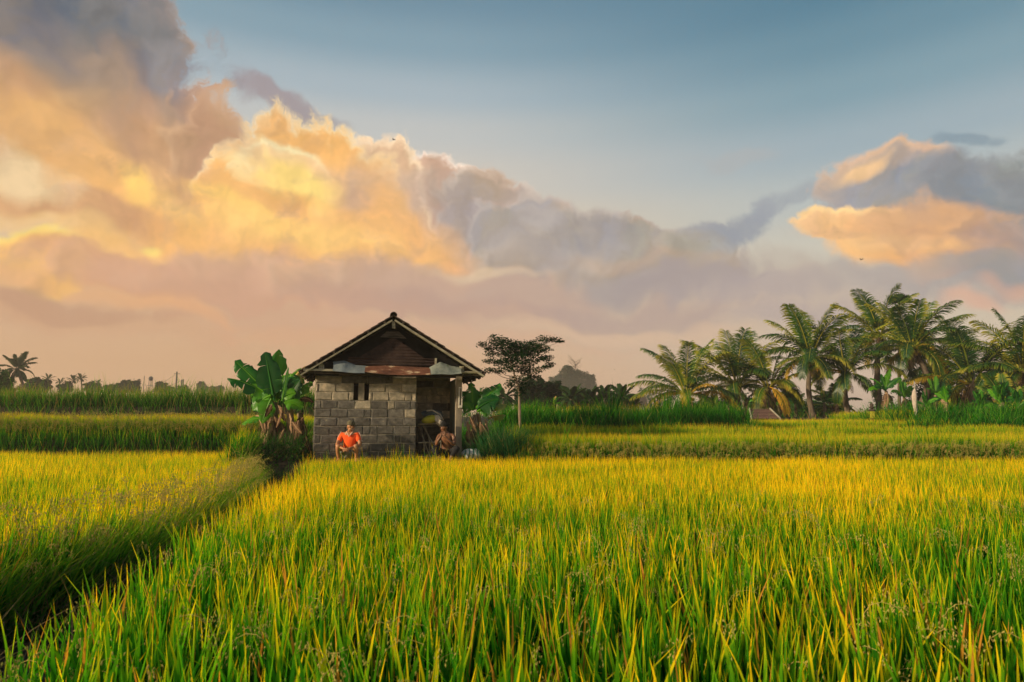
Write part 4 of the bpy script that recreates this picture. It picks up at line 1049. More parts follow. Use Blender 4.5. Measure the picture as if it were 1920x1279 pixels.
def palm(label, base, crown, L, n=20, seed=0, yellow=2, extras=(), trunk_r=.16, nuts=0, far=False, lean_az=None, cat='coconut palm', group=None, npair=58, mt=None, low=-.35, dead=3, hi=1.45, name='coconut_palm'):
    rng = np.random.default_rng(seed); crown = Vector(crown); base = Vector(base)
    root = thing(name, label, cat, tuple(base), 0, group)
    c = np.array(crown - base)
    q = np.linspace(0, 1, 12); bend = np.array([rng.normal(0, .06), rng.normal(0, .06), 0]) * np.linalg.norm(c)
    pts = np.outer(q, c) + np.outer(np.sin(q * math.pi), bend)
    rad = trunk_r * (1.25 - .55 * q) * (1 + .12 * (np.arange(12) % 2)); rad[0] *= 1.25
    b = MB(); b.tube(pts, rad, seg=9, r=rng.random(), lump=.05, rng=rng); b.ball(c, (trunk_r * 1.2, trunk_r * 1.2, trunk_r * 1.7), 10, 7, lump=.08, rng=rng)
    b.build('trunk', m_bark, root, smooth=True)
    mt = mt or (m_palm_d if far else m_palm)
    ga = rng.uniform(0, 6.28)
    for i in range(n):
        age = (i + .5) / n; a = ga + i * 2.39996 + rng.normal(0, .15)
        e0 = hi - (hi - low) * age ** 1.1 + rng.normal(0, .08); dr = (.5 + 1.15 * min(1, age * 1.4)) * rng.uniform(.8, 1.2)
        LL = L * (.85 + .30 * math.sin(math.pi * min(1, age + .25))) * rng.uniform(.9, 1.12)
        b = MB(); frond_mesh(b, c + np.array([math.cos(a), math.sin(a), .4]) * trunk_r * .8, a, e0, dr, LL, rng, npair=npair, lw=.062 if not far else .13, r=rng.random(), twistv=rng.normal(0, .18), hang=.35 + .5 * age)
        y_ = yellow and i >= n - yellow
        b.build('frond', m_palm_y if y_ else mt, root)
    for (a, e0, dr, LL, y_) in extras:
        b = MB(); frond_mesh(b, c + np.array([math.cos(a), math.sin(a), .2]) * trunk_r, a, e0, dr, LL, rng, npair=42, lw=.055, r=rng.uniform(.3, .9), hang=.8)
        b.build('frond', m_palm_y if y_ else mt, root)
    for i in range(dead):
        a = rng.uniform(0, 6.28); b = MB(); frond_mesh(b, c + np.array([math.cos(a), math.sin(a), -.3]) * trunk_r, a, -1.0, .45, L * .38, rng, npair=14, lw=.05, r=rng.random(), hang=1.5)
        b.build('dead_frond', m_banana_dead, root)
    for i in range(nuts):
        a = i * 2.4; b = MB(); rr_ = trunk_r * rng.uniform(1.1, 2.0)
        b.ball(c + np.array([math.cos(a) * rr_, math.sin(a) * rr_ - .15, -.15 - .30 * rng.random()]), (.10, .10, .125), 9, 7, r=rng.random(), t=.6)
        b.build('coconut', m_nut, root, smooth=True)
    return root
m_nut = surf('coconut husk', (.30, .20, .035), (.55, .33, .05), scale=5, rough=.5, spec=.4)
PG = 'coconut palms standing in a row at the right'
def P_(label, bx, by, cx, cy, Lpx, Y, seed, **k):
    bs = at(bx, by, Y); bs.z = float(ground_z(bs.x, Y)) - .05
    return palm(label, bs, at(cx, cy, Y), Lpx * Y / 1280., seed=seed, group=PG, **k)
pi = math.pi
P_('leftmost palm of the row with long golden fronds sweeping to the ground', 1288, 780, 1287, 742, 106, 44, 3, n=20, yellow=0, nuts=9, dead=2, trunk_r=.2, low=-.05,
   extras=((pi, .60, 1.0, 3.9, 0), (pi + .1, .32, .95, 3.8, 0), (pi + .3, .25, 1.9, 3.0, 1), (.0, .30, 1.5, 3.9, 1), (-.5, .85, 2.3, 2.9, 1), (-1.9, .3, 1.9, 2.2, 1)))
P_('second palm from the left with a dark trunk and feathery blue green fronds', 1388, 785, 1383, 726, 112, 46, 22, n=21, yellow=0, trunk_r=.22, extras=((pi - .2, .75, 1.25, 3.7, 0), (2.6, 1.15, .9, 4.0, 0)))
P_('palm leaning over the small tiled roof with hanging brown leaves', 1451, 785, 1441, 728, 98, 45, 7, n=19, yellow=1, dead=7, trunk_r=.19, nuts=2)
P_('tall palm with a clean dark trunk in the middle of the row', 1525, 785, 1520, 672, 104, 43, 9, n=22, yellow=1, dead=5, trunk_r=.15, extras=((pi + .2, .1, .9, 2.6, 0), (-.2, .15, .9, 2.6, 0)))
P_('slim palm with a curved brown trunk over the open gap', 1592, 775, 1586, 702, 100, 43, 10, n=18, yellow=0, dead=4, trunk_r=.15, extras=((pi - .3, .5, 1.3, 3.2, 1),))
P_('tallest palm of the row with a full dark crown', 1652, 785, 1648, 632, 90, 48, 12, n=24, yellow=1, dead=4, trunk_r=.2, mt=m_palm)
P_('broad palm hung with a cluster of yellow coconuts', 1712, 785, 1710, 655, 104, 44, 13, n=22, yellow=2, dead=6, nuts=14, trunk_r=.2, extras=((.15, .55, 1.1, 3.9, 0), (pi + .15, .2, .9, 3.0, 0), (-1.2, .5, 1.9, 1.8, 1)))
P_('palm behind the broad one, only its upper crown clear', 1745, 785, 1745, 690, 95, 50, 14, n=19, yellow=1, dead=3, trunk_r=.18, nuts=3)
P_('short stout palm with an orange brown crown base', 1828, 790, 1824, 722, 128, 42, 15, n=24, yellow=1, dead=4, nuts=4, trunk_r=.27, low=-.1, extras=((pi, .40, .95, 4.0, 1), (1.2, 1.3, .3, 4.0, 0), (.5, .8, .6, 4.2, 0)))
P_('rightmost palm of the row, cut by the edge of the picture', 1925, 790, 1918, 698, 118, 40, 16, n=25, yellow=2, dead=3, trunk_r=.22, extras=((pi, .5, 1.2, 3.4, 0),))
P_('low bushy young palm between the slim palm and the tall one', 1562, 775, 1561, 766, 52, 50, 18, n=14, yellow=0, dead=0, trunk_r=.12, low=.2)
P_('young green palm low at the far right edge', 1885, 790, 1886, 766, 62, 38, 19, n=13, yellow=1, dead=0, trunk_r=.12, low=.1)
# fan palm that looks over the tallest crown
b0 = at(1686, 785, 52); b0.z = 2.1; fp = thing('fan_palm', 'fan palm whose round leaves top the tallest coconut crown', 'fan palm', tuple(b0))
c = np.array(at(1686, 582, 52) - b0); b = MB(); b.tube(np.outer(np.linspace(0, 1, 6), c), .12, seg=8); b.build('trunk', m_bark, fp)
rng = np.random.default_rng(6)
for i in range(11):
    a = i * 2.4; e = .2 + 1.2 * rng.random(); d = np.array([math.cos(a) * math.cos(e), math.sin(a) * math.cos(e), math.sin(e)]); b = MB()
    st = c + d * .75; b.tube([c, st], .02, seg=4)
    side = np.cross(d, [0, 0, 1.0]); side /= np.linalg.norm(side); th = np.linspace(-1.6, 1.6, 15); V = [st]; 
    for t_ in th: V += [st + (d * math.cos(t_ - .08) + side * math.sin(t_ - .08)) * .50, st + (d * math.cos(t_) + side * math.sin(t_)) * .72 + np.array([0, 0, -.05])]
    V.append(st + (d * math.cos(1.7) + side * math.sin(1.7)) * .5)
    b.add(V, [(0, 1 + 2 * k, 2 + 2 * k, 3 + 2 * k) for k in range(15)], .5, rng.random()); b.build('leaf', m_palm_d, fp)

# ------------------------------------------------------------------ banana plants
def banana_leaf(b, p0, p1, W, arch=.2, face=(0, -1, .25), fold=.35, tears=5, rng=None, r=.5, petiole=.10, droop=.25, sag=0.0, n=16):
    p0, p1 = np.array(p0, float), np.array(p1, float); L_ = np.linalg.norm(p1 - p0)
    c = (p0 + p1) / 2 + np.array([0, 0, 1.0]) * arch * L_
    s_ = np.linspace(0, 1, n)[:, None]; P = (1 - s_) ** 2 * p0 + 2 * s_ * (1 - s_) * c + s_ ** 2 * p1
    P[:, 2] -= sag * L_ * s_[:, 0] ** 3
    T = np.gradient(P, axis=0); T /= np.linalg.norm(T, axis=1)[:, None]
    F_ = np.array(face, float); F_ /= np.linalg.norm(F_)
    b.tube(P[:-1], np.linspace(.028, .006, n - 1) * (W / .3) ** .5, seg=5, r=r, t=1.0, cap=False)
    f = np.linspace(0, 1, n); x = np.clip((f - petiole) / (1 - petiole), 0, 1)
    wp = np.sin(np.pi * np.clip(x, 0, 1) ** .75) ** .55 * (x > 0); wp = np.where(x >= 1, .05, wp)
    for sg in (-1, 1):
        cuts = sorted(rng.choice(np.arange(2, n - 2), size=min(tears, n - 5), replace=False).tolist()); cuts = [0] + cuts + [n - 1]
        for a, e in zip(cuts[:-1], cuts[1:]):
            if e <= a: continue
            idx = np.arange(a, e + 1); dr = droop * rng.uniform(.3, 1.5); shr = rng.uniform(.86, 1.04)
            S = np.cross(T[idx], F_) * sg; S /= np.linalg.norm(S, axis=1)[:, None] + 1e-9
            Nn = np.cross(S, T[idx]) * sg; Nn = F_[None] - (T[idx] @ F_)[:, None] * T[idx]
            rows = []
            for u in (0, .35, .7, 1.0):
                off = S * (W / 2 * u * wp[idx, None] * shr) + Nn * (fold * W / 2 * u * wp[idx, None] * (1 - .9 * u)) 
                off[:, 2] -= dr * W / 2 * u * u * wp[idx]
                q = P[idx] + off
                if u == 1.0: q = q + rng.normal(0, .012 * W / .3, q.shape)
                # a small gap where the blade has torn
                if u > 0:
                    g = .10 * u * (P[min(a + 1, n - 1)] - P[a]); q[0] = q[0] + g; g2 = .10 * u * (P[e] - P[e - 1]); q[-1] = q[-1] - g2
                rows.append(q)
            G = np.stack(rows)
            b.grid(G, t=np.repeat(np.array([.75, .45, .4, .3]), len(idx)) + rng.normal(0, .02), r=r)
def stem(b, p, q, r0, r1, rng, lump=.06):
    s_ = np.linspace(0, 1, 8)[:, None]; b.tube(np.array(p) * (1 - s_) + np.array(q) * s_ + np.sin(s_ * 3.1) * np.array([[.03, 0, 0]]), np.linspace(r0, r1, 8), seg=9, lump=lump, rng=rng)
def pxleaf(root, o, x0, y0, x1, y1, Y, wpx, mtl, rng, dy=0.0, **k):
    b = MB(); s_ = Y / 1280.
    banana_leaf(b, at(x0, y0, Y) - o, at(x1, y1, Y + dy) - o, wpx * s_ * (1.5 if mtl is not m_banana_dead else 1.0), rng=rng, r=rng.random(), **k)
    return b.build('leaf' if mtl is not m_banana_dead else 'dead_leaf', mtl, root, smooth=True)
rng = np.random.default_rng(31)
Yb = 16.9; o = at(512, 862, Yb); o.z = .80
bp1 = thing('banana_plant', 'large banana plant left of the hut with broad upright green leaves', 'banana plant', tuple(o))
b = MB(); stem(b, (0, 0, 0), at(514, 755, Yb) - o, .12, .07, rng); b.build('stem', m_stem, bp1, smooth=True)
b = MB(); stem(b, at(497, 860, Yb + .2) - o, at(500, 790, Yb + .2) - o, .09, .05, rng); b.build('stem', m_stem, bp1, smooth=True)
G, GY_, GD = m_banana, m_banana_y, m_banana_dead
pxleaf(bp1, o, 514.5, 752, 497, 660, Yb - .25, 31, G, rng, petiole=.12, tears=2, arch=0, droop=.02, fold=.25, face=(.15, -1, .1))
pxleaf(bp1, o, 514, 742, 523, 655, Yb + .1, 24, G, rng, petiole=.42, tears=3, arch=0, droop=.1, face=(.5, -1, .1))
pxleaf(bp1, o, 508, 745, 440, 676, Yb, 24, G, rng, petiole=.40, tears=3, arch=.04, face=(.3, -1, .4))
pxleaf(bp1, o, 508, 747, 426, 709, Yb - .1, 22, G, rng, petiole=.3, tears=6, arch=.16, face=(0, -.5, 1), dy=-.3, droop=.8)
pxleaf(bp1, o, 510, 750, 470, 702, Yb + .3, 26, G, rng, petiole=.15, tears=4, arch=.10)
pxleaf(bp1, o, 512, 748, 472, 722, Yb - .2, 30, G, rng, petiole=.12, tears=4, arch=.12, face=(0, -.8, .6))
pxleaf(bp1, o, 516, 748, 534, 706, Yb, 32, G, rng, petiole=.1, tears=3, arch=.05)
pxleaf(bp1, o, 517, 752, 562, 706, Yb + .1, 30, G, rng, petiole=.2, tears=3, arch=.12)
pxleaf(bp1, o, 529, 752, 541, 688, Yb - .3, 6, G, rng, petiole=.02, tears=1, arch=0, droop=0)
pxleaf(bp1, o, 509, 748, 491, 794, Yb - .35, 22, GY_, rng, petiole=.1, tears=2, arch=.15, dy=-.1, face=(.2, -1, .1), droop=.05).data.materials[0] = m_banana
pxleaf(bp1, o, 508, 742, 474, 770, Yb - .3, 28, G, rng, petiole=.08, tears=3, arch=.22, face=(-.2, -1, .3))
pxleaf(bp1, o, 494, 786, 452, 797, Yb - .3, 14, G, rng, petiole=.1, tears=2, arch=.25, face=(0, -.6, 1))
pxleaf(bp1, o, 500, 780, 468, 790, Yb - .1, 13, GD, rng, petiole=.1, tears=4, arch=.3, face=(0, -.6, 1))
pxleaf(bp1, o, 495, 745, 452, 728, Yb + .2, 13, GD, rng, petiole=.4, tears=5, arch=.25, face=(0, -.6, .6))
o2 = at(548, 862, Yb + .1); o2.z = .80
bp2 = thing('banana_plant', 'banana plant against the hut wall, skirted with withered brown leaves', 'banana plant', tuple(o2))
b = MB(); stem(b, (0, 0, 0), at(541, 758, Yb) - o2, .13, .08, rng); b.build('stem', m_stem, bp2, smooth=True)
b = MB(); stem(b, at(566, 862, Yb + .3) - o2, at(563, 775, Yb + .4) - o2, .11, .07, rng); b.build('stem', m_stem, bp2, smooth=True)
pxleaf(bp2, o2, 540, 752, 564, 690, Yb + .2, 20, G, rng, petiole=.35, tears=4, arch=.10, face=(.3, -1, .3))
pxleaf(bp2, o2, 541, 735, 577, 686, Yb + .15, 20, GY_, rng, petiole=.15, tears=9, arch=.32, face=(0, -.7, .6), droop=1.0)
pxleaf(bp2, o2, 536, 748, 563, 712, Yb - .1, 27, G, rng, petiole=.1, tears=4, arch=.1)
pxleaf(bp2, o2, 545, 748, 586, 716, Yb + .05, 15, G, rng, petiole=.2, tears=3, arch=.06, face=(.2, -1, .5))
pxleaf(bp2, o2, 533, 756, 566, 768, Yb - .3, 20, G, rng, petiole=.08, tears=3, arch=.38, face=(0, -.7, .8))
pxleaf(bp2, o2, 560, 750, 587, 755, Yb, 16, GD, rng, petiole=.1, tears=4, arch=.4, face=(0, -.7, .7))
pxleaf(bp2, o2, 530, 745, 555, 738, Yb - .15, 26, G, rng, petiole=.05, tears=3, arch=.2)
pxleaf(bp2, o2, 524, 750, 545, 700, Yb + .3, 28, G, rng, petiole=.1, tears=3, arch=.05)
for i in range(17):
    x0 = rng.uniform(508, 572); y0 = rng.uniform(752, 815); pxleaf(bp2, o2, x0, y0, x0 + rng.uniform(-26, 22), y0 + rng.uniform(22, 50), Yb + rng.uniform(-.5, .2), rng.uniform(7, 15), GD, rng, petiole=.05, tears=5, arch=rng.uniform(-.1, .35), face=(rng.normal(0, .6), -1, .1), droop=.1, fold=rng.uniform(.5, 1.4))
for i in range(9):
    x0 = rng.uniform(486, 518); y0 = rng.uniform(770, 810); pxleaf(bp1, o, x0, y0, x0 + rng.uniform(-14, 12), y0 + rng.uniform(28, 46), Yb + rng.uniform(-.4, .0), rng.uniform(8, 15), GD, rng, petiole=.05, tears=5, arch=rng.uniform(-.1, .35), face=(rng.normal(0, .6), -1, .1), droop=.1, fold=rng.uniform(.5, 1.4))
# right of the hut
Yr = 17.6; o3 = at(893, 850, Yr); o3.z = .72
bp3 = thing('banana_plant', 'banana plant right of the porch with two leaning pale stems', 'banana plant', tuple(o3))
b = MB(); stem(b, at(880, 850, Yr - .1) - o3, at(891, 778, Yr) - o3, .075, .05, rng); b.build('stem', m_bark_l, bp3, smooth=True)
b = MB(); stem(b, at(905, 850, Yr + .1) - o3, at(896, 775, Yr + .1) - o3, .08, .05, rng); b.build('stem', m_stem, bp3, smooth=True)
pxleaf(bp3, o3, 887, 770, 884, 717, Yr, 20, G, rng, petiole=.12, tears=3, arch=0, face=(.5, -1, .1))
pxleaf(bp3, o3, 893, 765, 939, 720, Yr - .3, 20, G, rng, petiole=.12, tears=3, arch=.05, face=(.1, -1, .6))
pxleaf(bp3, o3, 888, 766, 866, 734, Yr + .1, 22, G, rng, petiole=.1, tears=3, arch=.08)
pxleaf(bp3, o3, 893, 768, 936, 748, Yr - .4, 22, G, rng, petiole=.1, tears=4, arch=.16)
pxleaf(bp3, o3, 886, 768, 867, 757, Yr - .1, 18, G, rng, petiole=.1, tears=3, arch=.2)
pxleaf(bp3, o3, 895, 772, 924, 764, Yr - .3, 18, G, rng, petiole=.1, tears=4, arch=.2)
pxleaf(bp3, o3, 890, 768, 905, 735, Yr + .3, 20, G, rng, petiole=.1, tears=3, arch=.05)
pxleaf(bp3, o3, 900, 766, 950, 758, Yr + .2, 10, GY_, rng, petiole=.45, tears=9, arch=.10, face=(0, -.3, 1), droop=1.6)
pxleaf(bp3, o3, 915, 785, 948, 778, Yr + .3, 10, GY_, rng, petiole=.3, tears=9, arch=.10, face=(0, -.3, 1), droop=1.2)
for i in range(15):
    x0 = rng.uniform(872, 912); y0 = rng.uniform(778, 812); pxleaf(bp3, o3, x0, y0, x0 + rng.uniform(-12, 14), y0 + rng.uniform(18, 38), Yr + rng.uniform(-.3, .2), rng.uniform(6, 12), GD, rng, petiole=.05, tears=2, arch=rng.uniform(-.1, .1), face=(rng.normal(0, .6), -1, .1), fold=rng.uniform(.5, 1.4))
def banana(label, px, py, topy, Y, seed, n=8, spread=30, bright=0, deadn=3, group='banana plants below the palms'):
    """a plant from its foot pixel, the height of its crown top and the reach of its leaves"""
    rng = np.random.default_rng(seed); s_ = Y / 1280.; bs = at(px, py, Y); bs.z = float(ground_z(bs.x, Y)) - .03
    rt = thing('banana_plant', label, 'banana plant', tuple(bs), 0, group)
    top = at(px, topy, Y); H = top.z - bs.z; hc = H - spread * s_ * .75
    b = MB(); stem(b, (0, 0, 0), (rng.normal(0, .08), 0, max(hc, .3)), .12, .07, rng); b.build('stem', m_stem, rt)
    for i in range(n):
        a = i * 2.4 + rng.random(); e = rng.uniform(.0, 1.45) if i > 1 else 1.4; L_ = spread * s_ * rng.uniform(.8, 1.15)
        p0 = np.array([0, 0, max(hc, .3)]); p1 = p0 + np.array([math.cos(a) * math.cos(e), math.sin(a) * math.cos(e) * .8, math.sin(e)]) * L_
        b = MB(); banana_leaf(b, p0, p1, L_ * rng.uniform(.28, .38), arch=.12 + .25 * math.cos(e), face=(rng.normal(0, .4), -1, rng.uniform(.2, 1.2)), rng=rng, r=rng.random(), tears=4, petiole=.15, droop=.4, n=12)
        b.build('leaf', m_banana_y if i < bright else m_banana, rt)
    for i in range(deadn):
        a = rng.uniform(0, 6.28); p0 = np.array([math.cos(a) * .1, math.sin(a) * .1 - .1, max(hc, .3) - .1]); b = MB()
        banana_leaf(b, p0, p0 + np.array([math.cos(a) * .35, -.2, -min(hc, 1.1) * rng.uniform(.5, .9)]), .25, arch=.15, rng=rng, r=rng.random(), tears=4, fold=1.0, n=9); b.build('dead_leaf', m_banana_dead, rt)
for (lab, px, py, ty, Y, sd_, n_, sp, br, dn) in (
    ('large banana plant with splayed leaves left of the white cloth post', 1664, 788, 703, 33, 1, 11, 40, 0, 4),
    ('banana plant with brown hanging leaves just left of the white cloth post', 1698, 788, 722, 34, 2, 8, 32, 0, 6),
    ('low banana plant just right of the white cloth post', 1738, 788, 738, 33, 3, 8, 30, 0, 2),
    ('banana plant with one glowing yellow green upright leaf', 1778, 788, 730, 31, 4, 8, 32, 1, 3),
    ('banana plant under the stout orange based palm', 1842, 788, 738, 32, 5, 9, 34, 0, 4),
    ('broad banana plant low near the right edge', 1878, 788, 725, 30, 6, 9, 40, 0, 3),
    ('banana plant cut by the right edge of the picture', 1912, 788, 735, 29, 7, 9, 36, 1, 4),
    ('banana plant left of the small tiled roof', 1398, 780, 738, 52, 8, 8, 22, 0, 1),
    ('banana plant directly behind the small tiled roof', 1425, 775, 738, 52, 9, 9, 24, 0, 1),
    ('banana plant behind the right end of the small tiled roof', 1462, 778, 742, 54, 10, 9, 24, 0, 2),
    ('banana plant half way between the tiled roof and the tall palm', 1492, 780, 738, 50, 11, 9, 26, 0, 1),
    ('bright banana plant just right of the tall clean palm trunk', 1546, 780, 735, 49, 12, 9, 26, 1, 1),
    ('banana plant between the third and the fourth palm trunks', 1478, 782, 730, 47, 14, 9, 28, 1, 1),
    ('banana plant right behind the third palm trunk', 1455, 780, 735, 48, 15, 9, 26, 0, 1),
    ('banana plant left of the slim curved palm trunk', 1572, 782, 738, 46, 16, 9, 26, 0, 1),
    ('banana plant behind the first palm of the row', 1340, 780, 745, 50, 17, 8, 24, 0, 1),
    ('banana plant between the two leftmost palms, low and dark', 1365, 780, 742, 50, 18, 8, 24, 0, 1),
    ('banana plant behind the coconut laden palm trunk', 1758, 785, 715, 40, 19, 9, 34, 0, 2),
    ('tall banana plant between the stout palm and the right edge', 1868, 785, 705, 40, 20, 10, 38, 0, 3),
    ('small banana plant rising above the third terrace grass', 1040, 765, 748, 33, 13, 6, 14, 1, 0)):
    banana(lab, px, py, ty, Y, sd_, n_, sp, br, dn)

# ------------------------------------------------------------------ trees
def tree(label, cat, base, pads, Y, mtl, seed, leaf=.09, dens=1.0, trunk=None, name='tree', tr=.1, group=None, depth=.8, limbs=True, bark=None, asp=.55, flat=.0, grow=1.12, skirt=0):
    """pads are clumps (px, py, rx, ry) seen in the photograph; each gets its own distance and thickness"""
    rng = np.random.default_rng(seed); bs = at(base[0], base[1], Y); s_ = Y / 1280.
    bs.z = float(ground_z(bs.x, Y)) - .05
    rt = thing(name, label, cat, tuple(bs), 0, group)
    b = MB(); cs = []; pads = list(pads)
    if skirt:
        sub = []
        for (px, py, rx, ry) in pads:
            sub.append((px, py, rx * .8, ry * .8))
            for _ in range(4): sub.append((px + rng.uniform(-1, 1) * rx, py + rng.uniform(-.75, .5) * ry, rx * rng.uniform(.25, .5), ry * rng.uniform(.3, .6)))
        pads = sub
        for (px, py, rx, ry) in list(pads):
            yy = py + ry
            while yy < skirt: pads.append((px + rng.normal(0, rx * .3), yy, rx * .9, max(ry, 5))); yy += max(ry, 5)
    xs = [p[0] for p in pads]; cxm = (min(xs) + max(xs)) / 2; rw = (max(xs) - min(xs)) / 2 * s_ + .1
    for (px, py, rx, ry) in pads:
        rx *= grow; ry *= grow
        dy = rng.uniform(-1, 1) * depth * rw * .6; c = np.array(at(px, py, Y) - bs) + np.array([0, dy, 0]); cs.append(c)
        n = int(dens * 1.0 * (rx * s_ * max(ry * s_, .12)) / (leaf * leaf) * 26) + 60
        q = rng.normal(0, 1, (n, 3)); q /= np.linalg.norm(q, axis=1)[:, None]; q *= (rng.random((n, 1)) ** .45)
        q *= 1 + .25 * np.sin(q[:, :1] * 9 + px) * np.sin(q[:, 2:] * 8)
        C = c + q * np.array([rx * s_, max(rx * s_ * .8, ry * s_), ry * s_])
        b.leaves(C, leaf * rng.uniform(.6, 1.35, n), rng, asp=asp, up=.5 + flat)
    b.build('crown', mtl, rt)
    b = MB(); tp = trunk or [(base[0], base[1]), (cxm, min(p[1] for p in pads) + 6)]
    T = np.array([np.array(at(x, y, Y) - bs) for x, y in tp]); T[0][2] = 0
    k = np.linspace(0, 1, len(T)); q = np.linspace(0, 1, 12); TP = np.stack([np.interp(q, k, T[:, i]) for i in range(3)], 1); TP[1:-1] += rng.normal(0, tr * .25, (10, 3))
    b.tube(TP, tr * (1 - .75 * q), seg=7, lump=.06, rng=rng)
    if limbs:
        for c in cs:
            j = int(np.clip(np.searchsorted(TP[:, 2], c[2] - .25 * abs(c[0] - TP[5][0]) - .1), 3, 11)); a = TP[j]
            m_ = (a + c) / 2 + np.array([0, 0, -.06 * np.linalg.norm(c - a)]) + rng.normal(0, .03, 3) * np.linalg.norm(c - a)
            b.tube([a, m_, c], [tr * .28, tr * .18, tr * .07], seg=5)
            for _ in range(3): b.tube([c, c + rng.normal(0, 1, 3) * np.array([rx * s_ * .6, rx * s_ * .4, ry * s_ * .5])], [tr * .07, tr * .03], seg=4)
    b.build('trunk', bark or m_bark_l, rt)
    return rt
Z5 = lambda l: [(860 + x / 4.918, 610 + y / 4.918, rx / 4.918, ry / 4.918) for x, y, rx, ry in l]
Z5b = Z5
Z5 = lambda l: Z5b([(x, y, rx, ry * 1.45) for x, y, rx, ry in l])
pads = Z5([(470, 215, 120, 40), (560, 290, 130, 45), (430, 330, 90, 30), (640, 230, 110, 40), (600, 380, 80, 40), (350, 200, 80, 25), (760, 190, 80, 25), (340, 148, 60, 26), (228, 198, 45, 16), (280, 225, 40, 14), (420, 180, 55, 28), (515, 155, 55, 22), (560, 215, 95, 34), (680, 160, 65, 22), (780, 152, 65, 20), (870, 155, 50, 14), (930, 172, 30, 6),
  (300, 278, 50, 18), (420, 245, 60, 30), (620, 262, 95, 34), (760, 215, 80, 22), (800, 300, 60, 15), (290, 345, 55, 14), (390, 350, 60, 18), (500, 320, 60, 26), (650, 330, 75, 20), (770, 322, 70, 15), (845, 358, 40, 15),
  (300, 430, 50, 15), (380, 440, 55, 16), (480, 410, 40, 20), (610, 415, 55, 22), (720, 415, 55, 18), (800, 400, 35, 10), (520, 510, 45, 30), (700, 470, 60, 16), (600, 540, 45, 35), (470, 560, 40, 22), (560, 600, 50, 30)])
tree('slender tree with flat layered dark crown right of the hut', 'tree', (977, 806), pads, 23.0, m_tree, 1, leaf=.070, dens=.95, grow=1.38, trunk=[(977, 806), (974, 750), (971, 720), (962, 695), (952, 668)], tr=.058, depth=1.0, bark=m_bark_l, flat=.2)
Z6 = lambda l: [(930 + x / 6.4, 670 + y / 6.4, rx / 6.4, ry / 6.4) for x, y, rx, ry in l]
tree('tall hazy tree with a rounded stepped crown beyond the third terrace', 'tree', (1075, 775), Z6([(880, 130, 90, 35), (860, 180, 80, 30), (950, 180, 80, 40), (1040, 200, 80, 40), (1120, 230, 60, 35), (1150, 270, 60, 30), (760, 240, 90, 30), (700, 260, 60, 25), (880, 250, 110, 40), (1000, 260, 110, 40)]), 310, m_tree, 2, leaf=.7, dens=.5, tr=.9, grow=1.15, skirt=738)
# leafless tree behind it
rng = np.random.default_rng(4); bs = at(1078, 770, 320); bs.z = 2.2; rt = thing('bare_tree', 'leafless twiggy tree poking above the hazy tree', 'bare tree', tuple(bs)); b = MB()
tp = np.array(at(1078, 678, 320) - bs); b.tube([(0, 0, 0), tp * .6, tp], [.3, .2, .12], seg=6)
for i in range(26):
    a = rng.uniform(0, 6.28); st = tp * rng.uniform(.86, 1.0); e = st + np.array([math.cos(a) * 3.5, math.sin(a) * 2, rng.uniform(.4, 4)]); b.tube([st, (st + e) / 2 + [0, 0, -.1], e], [.07, .05, .025], seg=4)
b.build('trunk', m_bark, rt)
for i, (lab, pd, Y, mt, lf) in enumerate((
    ('dark leafy tree directly behind the slender tree', [(988, 712, 16, 14), (1000, 728, 20, 14), (980, 738, 16, 12), (1012, 718, 12, 9)], 58, m_tree, .17),
    ('dark shrub with glossy clumps between the slender tree and the young palms', [(1022, 730, 20, 14), (1036, 722, 12, 8), (1030, 745, 22, 10)], 60, m_tree, .17),
    ('broad dark shrub under the hazy tree', [(1060, 738, 26, 12), (1090, 742, 22, 10), (1075, 750, 26, 8)], 70, m_tree, .19),
    ('dark shrub at the right end of the young palms', [(1140, 745, 26, 9), (1165, 748, 18, 8), (1120, 748, 18, 7)], 66, m_tree, .18),
    ('rounded bush seen between the hut roof and the slender tree', [(925, 742, 16, 12), (945, 748, 18, 8), (905, 735, 10, 9)], 60, m_tree_g, .17))):
    tree(lab, 'shrub', (pd[0][0], 770), pd, Y, mt, 40 + i, leaf=lf, dens=.9, name='shrub', tr=.12, skirt=764, grow=1.25)
for i, (lab, cx, cy, L_, Y) in enumerate((
    ('small palm low between the banana leaf and the slender tree', 945, 748, 24, 55), ('small palm in front of the hazy tree, its crown upright', 1072, 752, 32, 56), ('small palm with a round dark crown right of centre', 1107, 752, 27, 58),
    ('small palm with a reddish skirt, third of the young palms', 1134, 750, 27, 57), ('dark small palm at the right end of the far shrubs', 1166, 748, 29, 56), ('tiny palm beside the pale distant house', 1191, 760, 15, 58))):
    bs = at(cx, 775, Y); bs.z = 2.1; palm(lab, bs, at(cx, cy, Y), L_ * Y / 1280., n=20, seed=60 + i, yellow=0, far=True, dead=1, trunk_r=.14, npair=30, group='small palms beyond the third terrace', low=-.2, name='palm_tree', cat='palm')
bs = at(1218, 775, 330); bs.z = 2.2; palm('pale hazy palm just left of the golden fronds', bs, at(1218, 742, 330), 28 * 330 / 1280, n=15, seed=71, yellow=0, far=True, dead=0, npair=16, name='palm_tree', cat='palm')
